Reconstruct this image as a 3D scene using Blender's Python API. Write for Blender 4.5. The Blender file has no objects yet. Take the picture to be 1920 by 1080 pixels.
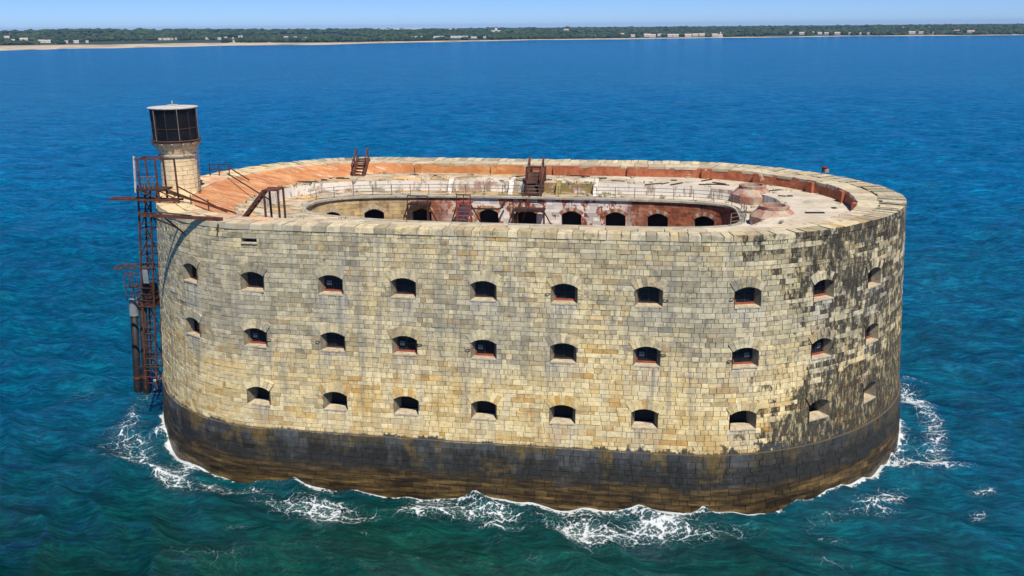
import bpy, math, random
import numpy as np
from mathutils import Matrix, Vector
random.seed(7); RNG = np.random.default_rng(11)
sc = bpy.context.scene
COL = sc.collection

# ------------------------------------------------------------------ camera
CAM = np.array([13.7055, -80.6337, 35.5179])
YAW, PIT, ROL, FPX = -0.15938, 0.288158, -0.008687, 1649.79
cam = bpy.data.cameras.new('camera'); cam.sensor_width = 36; cam.lens = FPX / 1920 * 36
cam.clip_start = 0.5; cam.clip_end = 40000
camo = bpy.data.objects.new('camera', cam); COL.objects.link(camo)
_fw = np.array([math.sin(YAW) * math.cos(PIT), math.cos(YAW) * math.cos(PIT), -math.sin(PIT)])
_rt = np.array([math.cos(YAW), -math.sin(YAW), 0.0]); _up = np.cross(_rt, _fw)
_r2 = math.cos(ROL) * _rt + math.sin(ROL) * _up; _u2 = -math.sin(ROL) * _rt + math.cos(ROL) * _up
camo.matrix_world = Matrix(((_r2[0], _u2[0], -_fw[0], CAM[0]), (_r2[1], _u2[1], -_fw[1], CAM[1]),
                            (_r2[2], _u2[2], -_fw[2], CAM[2]), (0, 0, 0, 1)))
sc.camera = camo

# ------------------------------------------------------------------ sky, sun, exposure
SUN_AZ, SUN_EL = math.radians(32), math.radians(57)       # azimuth: from -y towards +x
sun_dir = Vector((math.sin(SUN_AZ) * math.cos(SUN_EL), -math.cos(SUN_AZ) * math.cos(SUN_EL), math.sin(SUN_EL)))
w = bpy.data.worlds.new('World'); sc.world = w; w.use_nodes = True
nt = w.node_tree; bg = nt.nodes['Background']
sky = nt.nodes.new('ShaderNodeTexSky'); sky.sky_type = 'NISHITA'; sky.sun_disc = False
sky.sun_elevation = SUN_EL; sky.sun_rotation = math.atan2(sun_dir.x, sun_dir.y)
sky.altitude = 3000; sky.air_density = 1.0; sky.dust_density = 0.0; sky.ozone_density = 4.0
hsv = nt.nodes.new('ShaderNodeHueSaturation'); hsv.inputs['Saturation'].default_value = 1.2
tint = nt.nodes.new('ShaderNodeMix'); tint.data_type = 'RGBA'; tint.blend_type = 'MULTIPLY'; tint.inputs[0].default_value = 1; tint.inputs[7].default_value = (.68, .88, 1.38, 1)
nt.links.new(sky.outputs[0], hsv.inputs['Color']); nt.links.new(hsv.outputs[0], tint.inputs[6]); nt.links.new(tint.outputs[2], bg.inputs[0]); bg.inputs[1].default_value = 0.076
sl = bpy.data.lights.new('sun', 'SUN'); sl.energy = 5.0; sl.angle = math.radians(0.5); sl.color = (1, 0.92, 0.79)
slo = bpy.data.objects.new('sun', sl); COL.objects.link(slo)
slo.rotation_euler = sun_dir.to_track_quat('Z', 'Y').to_euler(); slo.location = (60, -120, 150)
sc.view_settings.view_transform = 'Standard'; sc.view_settings.look = 'None'
sc.view_settings.exposure = 0.2; sc.view_settings.gamma = 1.0
sc.cycles.max_bounces = 5; sc.cycles.diffuse_bounces = 2; sc.cycles.glossy_bounces = 2
sc.cycles.transmission_bounces = 3; sc.cycles.volume_bounces = 0; sc.cycles.use_denoising = True

# ------------------------------------------------------------------ helpers
def smooth(x, a, b):
    t = np.clip((np.asarray(x, float) - a) / (b - a), 0, 1); return t * t * (3 - 2 * t)

class MB:
    """collects faces for ONE mesh object"""
    def __init__(s): s.v = []; s.f = []; s.a = []
    def quad(s, *p, a=0.5):
        n = len(s.v); s.v += [tuple(map(float, q)) for q in p]; s.f.append(tuple(range(n, n + len(p)))); s.a.append(a)
    def hexa(s, c, a=0.5):     # c: 8 corners, bottom ring 0-3, top ring 4-7
        n = len(s.v); s.v += [tuple(map(float, q)) for q in c]
        for f in ((3, 2, 1, 0), (4, 5, 6, 7), (0, 1, 5, 4), (1, 2, 6, 5), (2, 3, 7, 6), (3, 0, 4, 7)):
            s.f.append(tuple(n + i for i in f)); s.a.append(a)
    def box(s, c, d, rz=0.0, a=0.5):
        cx, cy, cz = c; x, y, z = d[0] / 2, d[1] / 2, d[2] / 2; co, si = math.cos(rz), math.sin(rz)
        s.hexa([(cx + co * i * x - si * j * y, cy + si * i * x + co * j * y, cz + k * z)
                for k in (-1, 1) for i, j in ((-1, -1), (1, -1), (1, 1), (-1, 1))], a)
    def bar(s, p, q, wd, ht=None, a=0.5):
        p = Vector(p); q = Vector(q); ht = ht or wd; d = (q - p)
        if d.length < 1e-6: return
        d.normalize(); up = Vector((0, 0, 1)) if abs(d.z) < 0.95 else Vector((0, 1, 0))
        sx = d.cross(up).normalized(); uz = sx.cross(d)
        c = []
        for e in (p, q): c += [e + sx * i * wd / 2 + uz * j * ht / 2 for i, j in ((-1, -1), (1, -1), (1, 1), (-1, 1))]
        s.hexa(c, a)
    def tube(s, pts, r, n=8, a=0.5, caps=True):
        pts = [Vector(p) for p in pts]; rs = r if isinstance(r, (list, tuple)) else [r] * len(pts); base = len(s.v)
        for i, p in enumerate(pts):
            d = (pts[min(i + 1, len(pts) - 1)] - pts[max(i - 1, 0)]).normalized()
            up = Vector((0, 0, 1)) if abs(d.z) < 0.95 else Vector((1, 0, 0))
            sx = d.cross(up).normalized(); uy = sx.cross(d)
            for k in range(n):
                t = 2 * math.pi * k / n; s.v.append(tuple(p + (sx * math.cos(t) + uy * math.sin(t)) * rs[i]))
        for i in range(len(pts) - 1):
            for k in range(n):
                k2 = (k + 1) % n
                s.f.append((base + i * n + k, base + i * n + k2, base + (i + 1) * n + k2, base + (i + 1) * n + k)); s.a.append(a)
        if caps:
            s.f.append(tuple(base + k for k in range(n))[::-1]); s.a.append(a)
            s.f.append(tuple(base + (len(pts) - 1) * n + k for k in range(n))); s.a.append(a)
    def lathe(s, prof, c, n=24, a=0.5, t0=0.0, t1=2 * math.pi):
        base = len(s.v); full = abs(t1 - t0 - 2 * math.pi) < 1e-6; m = n if full else n + 1
        for r, z in prof:
            for k in range(m):
                t = t0 + (t1 - t0) * k / n; s.v.append((c[0] + r * math.cos(t), c[1] + r * math.sin(t), c[2] + z))
        for i in range(len(prof) - 1):
            for k in range(n):
                k2 = (k + 1) % m
                s.f.append((base + i * m + k, base + i * m + k2, base + (i + 1) * m + k2, base + (i + 1) * m + k)); s.a.append(a)
    def build(s, name, m, parent=None, smooth_=False):
        me = bpy.data.meshes.new(name); me.from_pydata(s.v, [], s.f)
        at = me.attributes.new('rnd', 'FLOAT', 'FACE'); at.data.foreach_set('value', np.array(s.a, np.float32))
        me.materials.append(m)
        if smooth_: me.polygons.foreach_set('use_smooth', [True] * len(me.polygons))
        me.update()
        o = bpy.data.objects.new(name, me); COL.objects.link(o)
        if parent is not None: o.parent = parent; 
        return o

def tag(o, label=None, cat=None, group=None, kind=None):
    if label: o['label'] = label
    if cat: o['category'] = cat
    if group: o['group'] = group
    if kind: o['kind'] = kind
    return o
def thing(name, label, cat, loc=(0, 0, 0), group=None):
    o = bpy.data.objects.new(name, None); COL.objects.link(o); o.location = loc; o.empty_display_size = 0.5
    return tag(o, label, cat, group)
def under(o, p):      # parent while the mesh keeps its world coordinates
    o.parent = p; o.matrix_parent_inverse = Matrix.Translation(-p.location) if p.parent is None else Matrix.Identity(4); return o
class Kit:            # builds parts under one thing, coordinates given in the world
    def __init__(s, root): s.root = root
    def part(s, mb, name, m, sm=False): return under(mb.build(name, m, None, sm), s.root)
    def bars(s, name, m, lst, wd):
        out = []
        for p, q in lst:
            b = MB(); b.bar(p, q, wd, a=random.random()); out.append(s.part(b, name, m))
        return out

# ------------------------------------------------------------------ node helper
class N:
    def __init__(s, name):
        s.m = bpy.data.materials.new(name); s.m.use_nodes = True; s.t = s.m.node_tree
        s.b = s.t.nodes['Principled BSDF']
    def new(s, t): return s.t.nodes.new(t)
    def put(s, sock, v):
        if isinstance(v, bpy.types.NodeSocket): s.t.links.new(v, sock)
        elif v is not None:
            if hasattr(sock.default_value, '__len__') and not hasattr(v, '__len__'): v = (v,) * len(sock.default_value)
            if hasattr(v, '__len__') and len(v) == 3 and len(sock.default_value) == 4: v = (*v, 1)
            sock.default_value = v
    def math(s, op, a, b=None, c=None, clamp=False):
        n = s.new('ShaderNodeMath'); n.operation = op; n.use_clamp = clamp
        for i, v in enumerate((a, b, c)):
            if v is not None: s.put(n.inputs[i], v)
        return n.outputs[0]
    def add(s, a, b): return s.math('ADD', a, b)
    def mul(s, a, b): return s.math('MULTIPLY', a, b)
    def sstep(s, x, a, b, lo=0.0, hi=1.0):
        n = s.new('ShaderNodeMapRange'); n.interpolation_type = 'SMOOTHSTEP'
        if a > b: a, b, lo, hi = b, a, hi, lo
        s.put(n.inputs[0], x); n.inputs[1].default_value = a; n.inputs[2].default_value = b
        n.inputs[3].default_value = lo; n.inputs[4].default_value = hi; return n.outputs[0]
    def mix(s, f, a, b, mode='MIX'):
        n = s.new('ShaderNodeMix'); n.data_type = 'RGBA'; n.blend_type = mode; n.clamp_factor = True
        s.put(n.inputs[0], f); s.put(n.inputs[6], a); s.put(n.inputs[7], b); return n.outputs[2]
    def pos(s): return s.new('ShaderNodeNewGeometry').outputs['Position']
    def xyz(s, v):
        n = s.new('ShaderNodeSeparateXYZ'); s.put(n.inputs[0], v); return n.outputs
    def scale(s, v, sx, sy=None, sz=None):
        n = s.new('ShaderNodeVectorMath'); n.operation = 'MULTIPLY'; s.put(n.inputs[0], v)
        n.inputs[1].default_value = (sx, sx if sy is None else sy, sx if sz is None else sz); return n.outputs[0]
    def noise(s, v, sc_, det=4, rough=0.55, dist=0.0, col=False):
        n = s.new('ShaderNodeTexNoise'); s.put(n.inputs['Vector'], v); n.inputs['Scale'].default_value = sc_
        n.inputs['Detail'].default_value = det; n.inputs['Roughness'].default_value = rough; n.inputs['Distortion'].default_value = dist
        return n.outputs['Color' if col else 0]
    def attr(s, nm):
        n = s.new('ShaderNodeAttribute'); n.attribute_name = nm; return n.outputs['Fac']
    def ramp(s, f, stops, interp='LINEAR'):
        n = s.new('ShaderNodeValToRGB'); n.color_ramp.interpolation = interp; e = n.color_ramp.elements
        while len(e) > 1: e.remove(e[0])
        e[0].position = stops[0][0]; e[0].color = (*stops[0][1], 1)
        for p, c in stops[1:]:
            k = e.new(p); k.color = (*c, 1)
        s.put(n.inputs[0], f); return n.outputs[0]
    def bump(s, h, st=0.5, d=0.05):
        n = s.new('ShaderNodeBump'); n.inputs['Strength'].default_value = st; n.inputs['Distance'].default_value = d
        s.put(n.inputs['Height'], h); s.bn = n.outputs[0]; s.t.links.new(n.outputs[0], s.b.inputs['Normal'])
    def out(s, col, rough=0.85, spec=None, metal=None):
        s.put(s.b.inputs['Base Color'], col); s.put(s.b.inputs['Roughness'], rough)
        if spec is not None: s.put(s.b.inputs['Specular IOR Level'], spec)
        if metal is not None: s.put(s.b.inputs['Metallic'], metal)
        return s.m

# ------------------------------------------------------------------ materials
def mat_stone():
    n = N('weathered_limestone'); p = n.pos(); x, y, z = n.xyz(p)
    r1 = n.attr('rnd'); r2 = n.math('FRACT', n.mul(r1, 7.31)); r3 = n.math('FRACT', n.mul(r1, 23.7))
    cream = n.ramp(r2, [(0, (.58, .43, .20)), (.15, (.72, .56, .27)), (.45, (.83, .66, .34)), (.75, (.87, .72, .40)), (.88, (.76, .54, .22)), (.96, (.60, .35, .10)), (1, (.80, .60, .26))])
    grey = n.ramp(r2, [(0, (.31, .275, .185)), (.25, (.43, .385, .26)), (.55, (.51, .455, .31)), (.8, (.60, .53, .355)), (.93, (.38, .34, .24)), (1, (.22, .20, .15))])
    big = n.noise(n.scale(p, .09, .09, .13), 1.0, 5, .6)
    g = n.add(n.sstep(z, 7.0, 15.5, -.15, .78), n.mul(n.add(big, -.5), 2.4)); g = n.add(g, n.mul(n.add(r3, -.5), .55))
    col = n.mix(n.math('MULTIPLY', g, 1.0, clamp=True), cream, grey)
    mot = n.noise(p, 2.6, 6, .65); mot2 = n.noise(p, 9.0, 4, .6)
    col = n.mix(1.0, col, n.ramp(mot, [(.28, (.55, .54, .51)), (.45, (.90, .90, .89)), (.55, (1.0, 1.0, 1.0)), (.72, (1.2, 1.18, 1.12))]), 'MULTIPLY')
    col = n.mix(n.sstep(mot2, .57, .70, 0, .5), col, (.17, .145, .10))
    lich = n.noise(n.scale(p, .5, .5, .6), 1.9, 7, .75); col = n.mix(n.mul(n.sstep(lich, .52, .63, 0, .72), n.sstep(z, 6, 14, .10, 1)), col, (.19, .175, .13))
    # ochre mineral bleeding low on the wall, pale run-off below the openings
    och = n.noise(n.scale(p, .5, .5, .22), 1.0, 4, .6)
    col = n.mix(n.mul(n.sstep(och, .55, .68, 0, .6), n.sstep(z, 12.5, 8.0)), col, (.50, .30, .075))
    st = n.noise(n.scale(p, 1.1, 1.1, .05), 1.0, 4, .6)
    col = n.mix(n.mul(n.sstep(st, .52, .66, 0, .55), n.sstep(z, 4, 9, .2, 1)), col, (.24, .23, .19))
    st2 = n.noise(n.scale(p, .9, .9, .045), 1.7, 3, .6)
    col = n.mix(n.sstep(st2, .6, .7, 0, .35), col, (.62, .58, .46))
    yl = n.noise(p, .8, 5, .7)
    col = n.mix(n.mul(n.sstep(yl, .64, .70, 0, .55), n.sstep(z, 17, 20.5, .25, 1)), col, (.42, .34, .03))
    run = n.attr('run'); rs_ = n.noise(n.scale(p, 2.2, 2.2, .12), 1.0, 5, .65)
    col = n.mix(n.mul(run, n.sstep(rs_, .34, .6, .25, .95)), col, n.mix(n.sstep(rs_, .45, .62), (.56, .54, .46), (.26, .255, .22)))
    # black lichen: grows towards the exposed east end and low down there
    k = n.add(n.sstep(x, 12, 30, 0, .50), n.mul(n.sstep(z, 11, 4.5), n.sstep(x, 17, 31, 0, .54)))
    k = n.add(k, n.mul(n.sstep(z, 16, 21), .10))
    dn = n.add(n.mul(n.noise(n.scale(p, 1.5, 1.5, .75), 1.0, 8, .72), .78), n.mul(n.noise(n.scale(p, .3, .3, .25), 1.0, 4, .6), .38))
    dsum = n.add(n.mul(r3, .26), n.mul(dn, 1.12))
    dk = n.sstep(n.math('SUBTRACT', k, n.add(dsum, -.35)), -.02, .09)
    dk = n.mul(dk, n.sstep(n.noise(n.scale(p, 3.2, 3.2, 1.0), 1.0, 6, .72), .36, .52, .45, 1))
    nz_ = n.xyz(n.new('ShaderNodeNewGeometry').outputs['True Normal'])[2]; dk = n.mul(dk, n.math('MAXIMUM', n.sstep(nz_, .97, .88, .12, 1), n.sstep(z, 21.05, 20.95)))
    col = n.mix(n.mul(dk, .94), col, n.mix(mot, (.010, .010, .009), (.034, .033, .027)))
    # tidal stain
    edge = n.math('SUBTRACT', z, n.mul(n.sstep(n.noise(n.scale(p, .9, .9, .5), 1.0, 7, .72), .45, .75), n.sstep(x, 5, 30, .55, 2.2)))
    band = n.ramp(r2, [(0, (.045, .05, .052)), (.3, (.06, .065, .065)), (.55, (.095, .10, .098)), (.75, (.07, .072, .068)), (.9, (.10, .08, .04)), (1, (.04, .04, .037))])
    band = n.mix(n.mul(n.sstep(n.noise(n.scale(p, .8, .8, .12), 1.0, 6, .7), .40, .6), n.sstep(z, 4.5, 3.3, .30, 1)), band, (.016, .017, .016))
    band = n.mix(n.sstep(och, .5, .62, 0, .8), band, (.14, .095, .03))
    band = n.mix(n.add(n.mul(n.sstep(z, 4.0, 2.7), n.sstep(n.noise(n.scale(p, .3, .3, .9), 1.0, 5, .7), .38, .55, .25, .95)), n.sstep(x, 19, 27, 0, .5)), band, (.022, .023, .021))
    band = n.mix(1.0, band, n.ramp(mot, [(.3, (.6, .6, .6)), (.65, (1.3, 1.3, 1.3))]), 'MULTIPLY')
    col = n.mix(n.sstep(edge, 4.72, 4.5), col, band)
    bz = n.add(z, n.mul(n.add(n.noise(n.scale(p, .25, .25, .5), 1.0, 5, .65), -.5), 3.0))
    brown = n.ramp(n.add(n.mul(n.noise(n.scale(p, .35, .35, 2.6), 1.0, 6, .72), .8), n.mul(r2, .07)), [(.26, (.008, .006, .004)), (.38, (.028, .018, .007)), (.48, (.085, .052, .016)), (.60, (.23, .15, .05))])
    col = n.mix(n.sstep(bz, 2.25, 1.55), col, brown)
    rough = n.sstep(z, .3, 2.2, .35, .92)
    n.bump(n.add(n.mul(mot, .7), n.mul(mot2, .3)), .7, .06)
    return n.out(col, rough, .35)
def mat_simple(name, c1, c2, sc_=1.0, rough=.85, c3=None, bump=.3, spec=.4, metal=None, lo=.35, hi=.65):
    n = N(name); p = n.pos(); a = n.noise(p, sc_, 6, .65)
    col = n.mix(n.sstep(a, lo, hi), c1, c2)
    if c3: col = n.mix(n.sstep(n.noise(p, sc_ * 2.7 + .3, 5, .7), .56, .66), col, c3)
    n.bump(n.noise(p, sc_ * 6, 4), bump, .03)
    return n.out(col, rough, spec, metal)
def mat_coping(inner=False):
    n = N('stained_coping' if inner else 'coping_limestone'); p = n.pos(); x, y, z = n.xyz(p); r = n.attr('rnd')
    col = n.ramp(r, [(0, (.42, .36, .23)), (.4, (.55, .47, .31)), (.7, (.60, .52, .35)), (1, (.46, .40, .27))])
    a = n.noise(p, .9, 6, .7); col = n.mix(n.sstep(a, .5, .68, 0, .75), col, (.21, .20, .165))
    col = n.mix(n.mul(n.sstep(z, 21.16, 21.02), .6), col, n.ramp(r, [(0, (.26, .24, .18)), (.5, (.46, .42, .31)), (1, (.36, .34, .25))]))
    col = n.mix(n.mul(n.mul(n.sstep(n.noise(p, .35, 4), .42, .58), n.sstep(x, -12, -20)), n.sstep(z, 21.0, 21.12)), col, (.62, .33, .20))
    col = n.mix(n.mul(n.sstep(n.noise(p, .3, 4), .4, .5), n.sstep(x, -20, -25)), col, (.68, .54, .30))
    col = n.mix(n.mul(n.sstep(n.noise(p, .7, 5, .7), .6, .68, 0, .8), n.sstep(z, 21.12, 20.8)), col, (.46, .35, .04))
    col = n.mix(n.mul(n.sstep(n.noise(n.scale(p, .6, .6, .3), 1.0, 5, .7), .56, .64, 0, .85), n.sstep(z, 21.12, 20.9, .25, 1)), col, (.09, .088, .07))
    if inner:
        col = n.mix(n.sstep(n.noise(n.scale(p, .25, .6, 1), 1.0, 5, .7), .56, .66, 0, .6), col, (.44, .22, .14))
        col = n.mix(n.sstep(n.noise(p, 1.3, 6, .7), .55, .65, 0, .7), col, (.26, .23, .15))
    n.bump(n.noise(p, 5, 5), .5, .04); return n.out(col, .9, .35)
def mat_brick(name='red_brick', left=True):
    n = N(name); p = n.pos(); x, y, z = n.xyz(p)
    red = n.ramp(n.noise(p, 1.3, 6, .7), [(.3, (.19, .05, .025)), (.5, (.36, .11, .05)), (.65, (.45, .17, .08)), (.75, (.55, .36, .24))])
    ora = n.ramp(n.noise(n.scale(p, .5, 1.2, 1), 1.1, 6, .7), [(.3, (.40, .14, .05)), (.48, (.50, .21, .075)), (.62, (.60, .33, .13)), (.75, (.70, .50, .32))])
    col = n.mix(n.sstep(n.add(x, n.mul(n.noise(p, .2, 3), 8)), 9, -1), red, ora) if left else red
    v = n.noise(n.scale(p, 1.5, 1.5, 14), 1.0, 3); col = n.mix(n.sstep(v, .58, .66, 0, .35), col, (.10, .05, .03))
    col = n.mix(n.sstep(n.noise(p, .8, 5, .7), .62, .68, 0, .7), col, (.60, .52, .42))
    n.bump(n.noise(p, 7, 4), .5, .04); return n.out(col, .92, .3)
def mat_ramp():
    n = N('sloped_orange_brickwork'); p = n.pos()
    col = n.ramp(n.noise(n.scale(p, .35, .8, .5), 1.0, 6, .7), [(.28, (.36, .12, .05)), (.45, (.47, .19, .075)), (.6, (.55, .27, .11)), (.74, (.62, .44, .27))])
    q = n.noise(n.scale(p, .35, 1.9, .3), 1.4, 6, .7); col = n.mix(n.sstep(q, .55, .63, 0, .8), col, (.64, .52, .40))
    q = n.noise(n.scale(p, .2, 1.2, .3), 1.9, 6, .7); col = n.mix(n.sstep(q, .56, .63, 0, .75), col, (.26, .10, .05))
    col = n.mix(n.sstep(n.noise(p, 1.8, 5, .7), .6, .68, 0, .6), col, (.20, .09, .045))
    n.bump(n.noise(p, 6, 4), .5, .05); return n.out(col, .92, .3)
def mat_terrace():
    n = N('pale_terrace_screed'); p = n.pos(); x, y, z = n.xyz(p)
    a = n.noise(p, .35, 6, .6); col = n.mix(n.sstep(a, .35, .65), (.46, .40, .29), (.60, .54, .43))
    col = n.mix(n.sstep(n.noise(p, .9, 6, .7), .58, .7, 0, .7), col, (.33, .27, .18))
    col = n.mix(n.mul(n.sstep(n.noise(n.scale(p, .12, .8, 1), 1.0, 4), .5, .58, 0, .85), n.sstep(x, 9, 3)), col, (.60, .34, .11))
    col = n.mix(n.mul(n.sstep(n.noise(n.scale(p, .15, .9, 1), 1.7, 4), .54, .6, 0, .8), n.sstep(x, 12, 5)), col, (.16, .15, .07))
    col = n.mix(n.sstep(n.noise(n.scale(p, .5, 1.1, 1), 1.3, 6, .75), .50, .60, 0, .8), col, n.mix(n.sstep(x, 14, 9), (.42, .37, .28), (.21, .155, .085)))
    col = n.mix(n.sstep(n.noise(p, 2.2, 6, .75), .6, .66, 0, .6), col, (.13, .12, .09))
    n.bump(n.noise(p, 4, 5), .3, .03); return n.out(col, .9, .3)
def mat_painted():
    n = N('flaking_white_paint_on_brick'); p = n.pos(); x, y, z = n.xyz(p)
    br = n.ramp(n.noise(p, 1.2, 6, .7), [(.3, (.16, .045, .025)), (.5, (.30, .10, .05)), (.7, (.42, .20, .11))])
    st = n.ramp(n.noise(p, .8, 6, .7), [(.3, (.30, .20, .09)), (.5, (.52, .39, .20)), (.7, (.60, .50, .32))])
    br = n.mix(n.sstep(n.add(x, n.mul(n.noise(p, .3, 3), 5)), -6, -9), br, st)
    pt = n.noise(n.scale(p, .75, .75, .5), 1.0, 6, .72)
    k = n.mul(n.sstep(pt, .455, .485), n.sstep(x, -9, -4)); k = n.mul(k, n.sstep(x, 13.5, 9.5))
    col = n.mix(n.mul(k, .95), br, (.74, .69, .63))
    col = n.mix(n.sstep(n.noise(n.scale(p, 1.2, 1.2, .15), 1.0, 4), .6, .7, 0, .6), col, (.09, .05, .035))
    col = n.mix(1.0, col, n.ramp(n.attr('rnd'), [(0, (.62, .60, .58)), (.5, (1, 1, 1)), (1, (1.22, 1.18, 1.1))]), 'MULTIPLY')
    n.bump(n.add(n.mul(k, .5), n.noise(p, 6, 4)), .5, .04); return n.out(col, .88, .35)
def mat_stepface():
    n = N('step_face_limewash'); p = n.pos(); x, y, z = n.xyz(p)
    col = n.mix(n.sstep(n.noise(p, .9, 5, .7), .55, .66, 0, .8), (.74, .70, .62), (.42, .36, .26))
    moss = n.mix(n.noise(p, 1.5, 4), (.14, .12, .03), (.42, .32, .10))
    m = n.mul(n.sstep(x, 1.0, 1.6), n.sstep(x, 8.2, 7.6)); col = n.mix(n.mul(m, n.sstep(n.noise(p, .8, 4), .35, .5)), col, moss)
    col = n.mix(n.sstep(n.noise(p, .5, 4), .56, .66, 0, .7), col, (.33, .14, .08))
    col = n.mix(n.sstep(n.noise(n.scale(p, 1.1, 1.1, .25), 1.4, 5, .7), .52, .62, 0, .75), col, (.20, .17, .11))
    return n.out(col, .9, .3)

M = {}
M['stone'] = mat_stone(); M['coping'] = mat_coping(); M['coping2'] = mat_coping(True); M['brick'] = mat_brick(); M['ramp'] = mat_ramp()
M['terrace'] = mat_terrace(); M['paint'] = mat_painted(); M['step'] = mat_stepface()
n = N('dark_mortar'); p = n.pos(); x, y, z = n.xyz(p)
n_c = n.mix(n.noise(p, .7, 5), (.12, .10, .066), (.20, .17, .115)); n_c = n.mix(n.sstep(z, 4.75, 4.4), n_c, (.02, .017, .013))
M['mortar'] = n.out(n_c, .95, .2)
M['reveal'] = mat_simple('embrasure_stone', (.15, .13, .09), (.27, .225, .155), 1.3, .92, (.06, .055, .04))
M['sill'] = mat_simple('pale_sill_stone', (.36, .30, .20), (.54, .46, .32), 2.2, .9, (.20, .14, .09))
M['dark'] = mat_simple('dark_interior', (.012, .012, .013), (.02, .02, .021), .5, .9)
M['rust'] = mat_simple('rusted_steel', (.055, .020, .013), (.13, .045, .024), 1.7, .8, (.20, .075, .032), .4)
M['rustdark'] = mat_simple('dark_rusted_steel', (.022, .014, .013), (.065, .026, .018), 1.1, .8, (.10, .04, .02), .4)
M['oxide'] = mat_simple('red_oxide_frame', (.22, .05, .03), (.33, .09, .05), 1.5, .75, (.10, .03, .02))
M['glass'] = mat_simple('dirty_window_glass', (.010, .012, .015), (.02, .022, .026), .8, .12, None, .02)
M['lanternglass'] = mat_simple('dark_lantern_glazing', (.006, .007, .009), (.010, .012, .016), .8, .35, (.02, .024, .03), .02, .2)
M['white'] = mat_simple('weathered_white_paint', (.46, .44, .39), (.58, .55, .49), 1.0, .7, (.28, .26, .23))
M['towerstone'] = mat_simple('tower_limestone', (.62, .48, .28), (.72, .58, .36), 1.2, .9, (.42, .34, .22))
M['hatch'] = mat_simple('faded_red_brick_and_lead', (.30, .11, .07), (.42, .36, .27), .9, .9, (.46, .20, .13))
M['lead'] = mat_simple('weathered_render', (.30, .28, .20), (.46, .42, .33), 1.0, .9, (.16, .15, .12))
M['pile'] = mat_simple('tarred_pile_steel', (.008, .008, .009), (.022, .017, .016), .6, .6, (.05, .026, .018))
M['concrete'] = mat_simple('grey_concrete', (.16, .19, .20), (.26, .28, .28), 1.0, .85)
M['rail'] = mat_simple('grey_rail_steel', (.12, .10, .085), (.22, .19, .16), 1.2, .7, (.16, .07, .04))
M['algae'] = mat_simple('rail_rust', (.10, .035, .02), (.16, .06, .03), 1.2, .8)

# ------------------------------------------------------------------ fort plan
H = 21.17; BAT = 0.07324; PLINTH_Z = 4.6; PLINTH = 0.16
S_, EL_, ER_, R_, PL_, PR_, BOW = 17.0117, 15.2281, 18.3922, 18.4909, 1.91177, 1.84886, 0.85503
def plan():
    n = 400
    t = np.linspace(-np.pi / 2, np.pi / 2, n); c = np.abs(np.cos(t)); si = np.sin(t); sg = np.sign(si); sa = np.abs(si)
    R = np.stack([S_ + ER_ * c ** (2 / PR_), R_ * sg * sa ** (2 / PR_)], 1)
    L = np.stack([-S_ - EL_ * c ** (2 / PL_), -R_ * sg * sa ** (2 / PL_)], 1)
    x = np.linspace(-S_, S_, 160)[1:-1]; F = np.stack([x, -R_ + 0 * x], 1)
    q = np.concatenate([F, R, np.stack([-x, R_ + 0 * x], 1), L])
    a = S_ + (EL_ + ER_) / 2; k = np.clip(1 - (q[:, 0] / a) ** 2, 0, 1)
    q[:, 1] += np.sign(q[:, 1]) * BOW * (k - 1) * np.minimum(1, np.abs(q[:, 1]) / R_)
    # resample evenly and smooth the normals
    q = np.concatenate([q, q[:1]]); seg = np.r_[0, np.cumsum(np.hypot(*np.diff(q, axis=0).T))]; T = seg[-1]
    m = 1400; u = np.arange(m) * T / m
    p = np.stack([np.interp(u, seg, q[:, 0]), np.interp(u, seg, q[:, 1])], 1)
    u0 = u[np.argmin(np.abs(p[:, 0]) + (p[:, 1] > 0) * 1e3)]
    d = np.roll(p, -6, 0) - np.roll(p, 6, 0); nn = np.stack([d[:, 1], -d[:, 0]], 1); nn /= np.linalg.norm(nn, axis=1)[:, None]
    ker = np.ones(41) / 41
    for j in (0, 1):
        nn[:, j] = np.convolve(np.r_[nn[-20:, j], nn[:, j], nn[:20, j]], ker, 'valid')
    nn /= np.linalg.norm(nn, axis=1)[:, None]
    return u, p, nn, T, u0
PU, PP, PN, PT, PU0 = plan()
_ue = np.r_[PU, PT]; _pe = np.vstack([PP, PP[:1]]); _ne = np.vstack([PN, PN[:1]])
def wall(u, z, off):
    """point on the outer face at plan arclength u (0 = middle of the long front), height z, off metres outside the face"""
    u = (np.asarray(u, float) + PU0) % PT; z = np.asarray(z, float)
    nx = np.interp(u, _ue, _ne[:, 0]); ny = np.interp(u, _ue, _ne[:, 1])
    o = BAT * (H - z) + np.where(z < PLINTH_Z - 1e-6, PLINTH, 0.0) + off
    x = np.interp(u, _ue, _pe[:, 0]) + nx * o; y = np.interp(u, _ue, _pe[:, 1]) + ny * o
    return np.stack(np.broadcast_arrays(x, y, z), -1)
def nrm(u):
    u = (u + PU0) % PT; return np.array([np.interp(u, _ue, _ne[:, 0]), np.interp(u, _ue, _ne[:, 1])])
def ring(u, z, inset):      # same, measured inwards from the rim outline
    u = (np.asarray(u, float) + PU0) % PT
    x = np.interp(u, _ue, _pe[:, 0]) - np.interp(u, _ue, _ne[:, 0]) * inset
    y = np.interp(u, _ue, _pe[:, 1]) - np.interp(u, _ue, _ne[:, 1]) * inset
    return np.stack(np.broadcast_arrays(x, y, np.asarray(z, float)), -1)

fort = thing('stone_fort', 'oval limestone sea fort with three rows of embrasures and dark tide band', 'fort')
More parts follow.
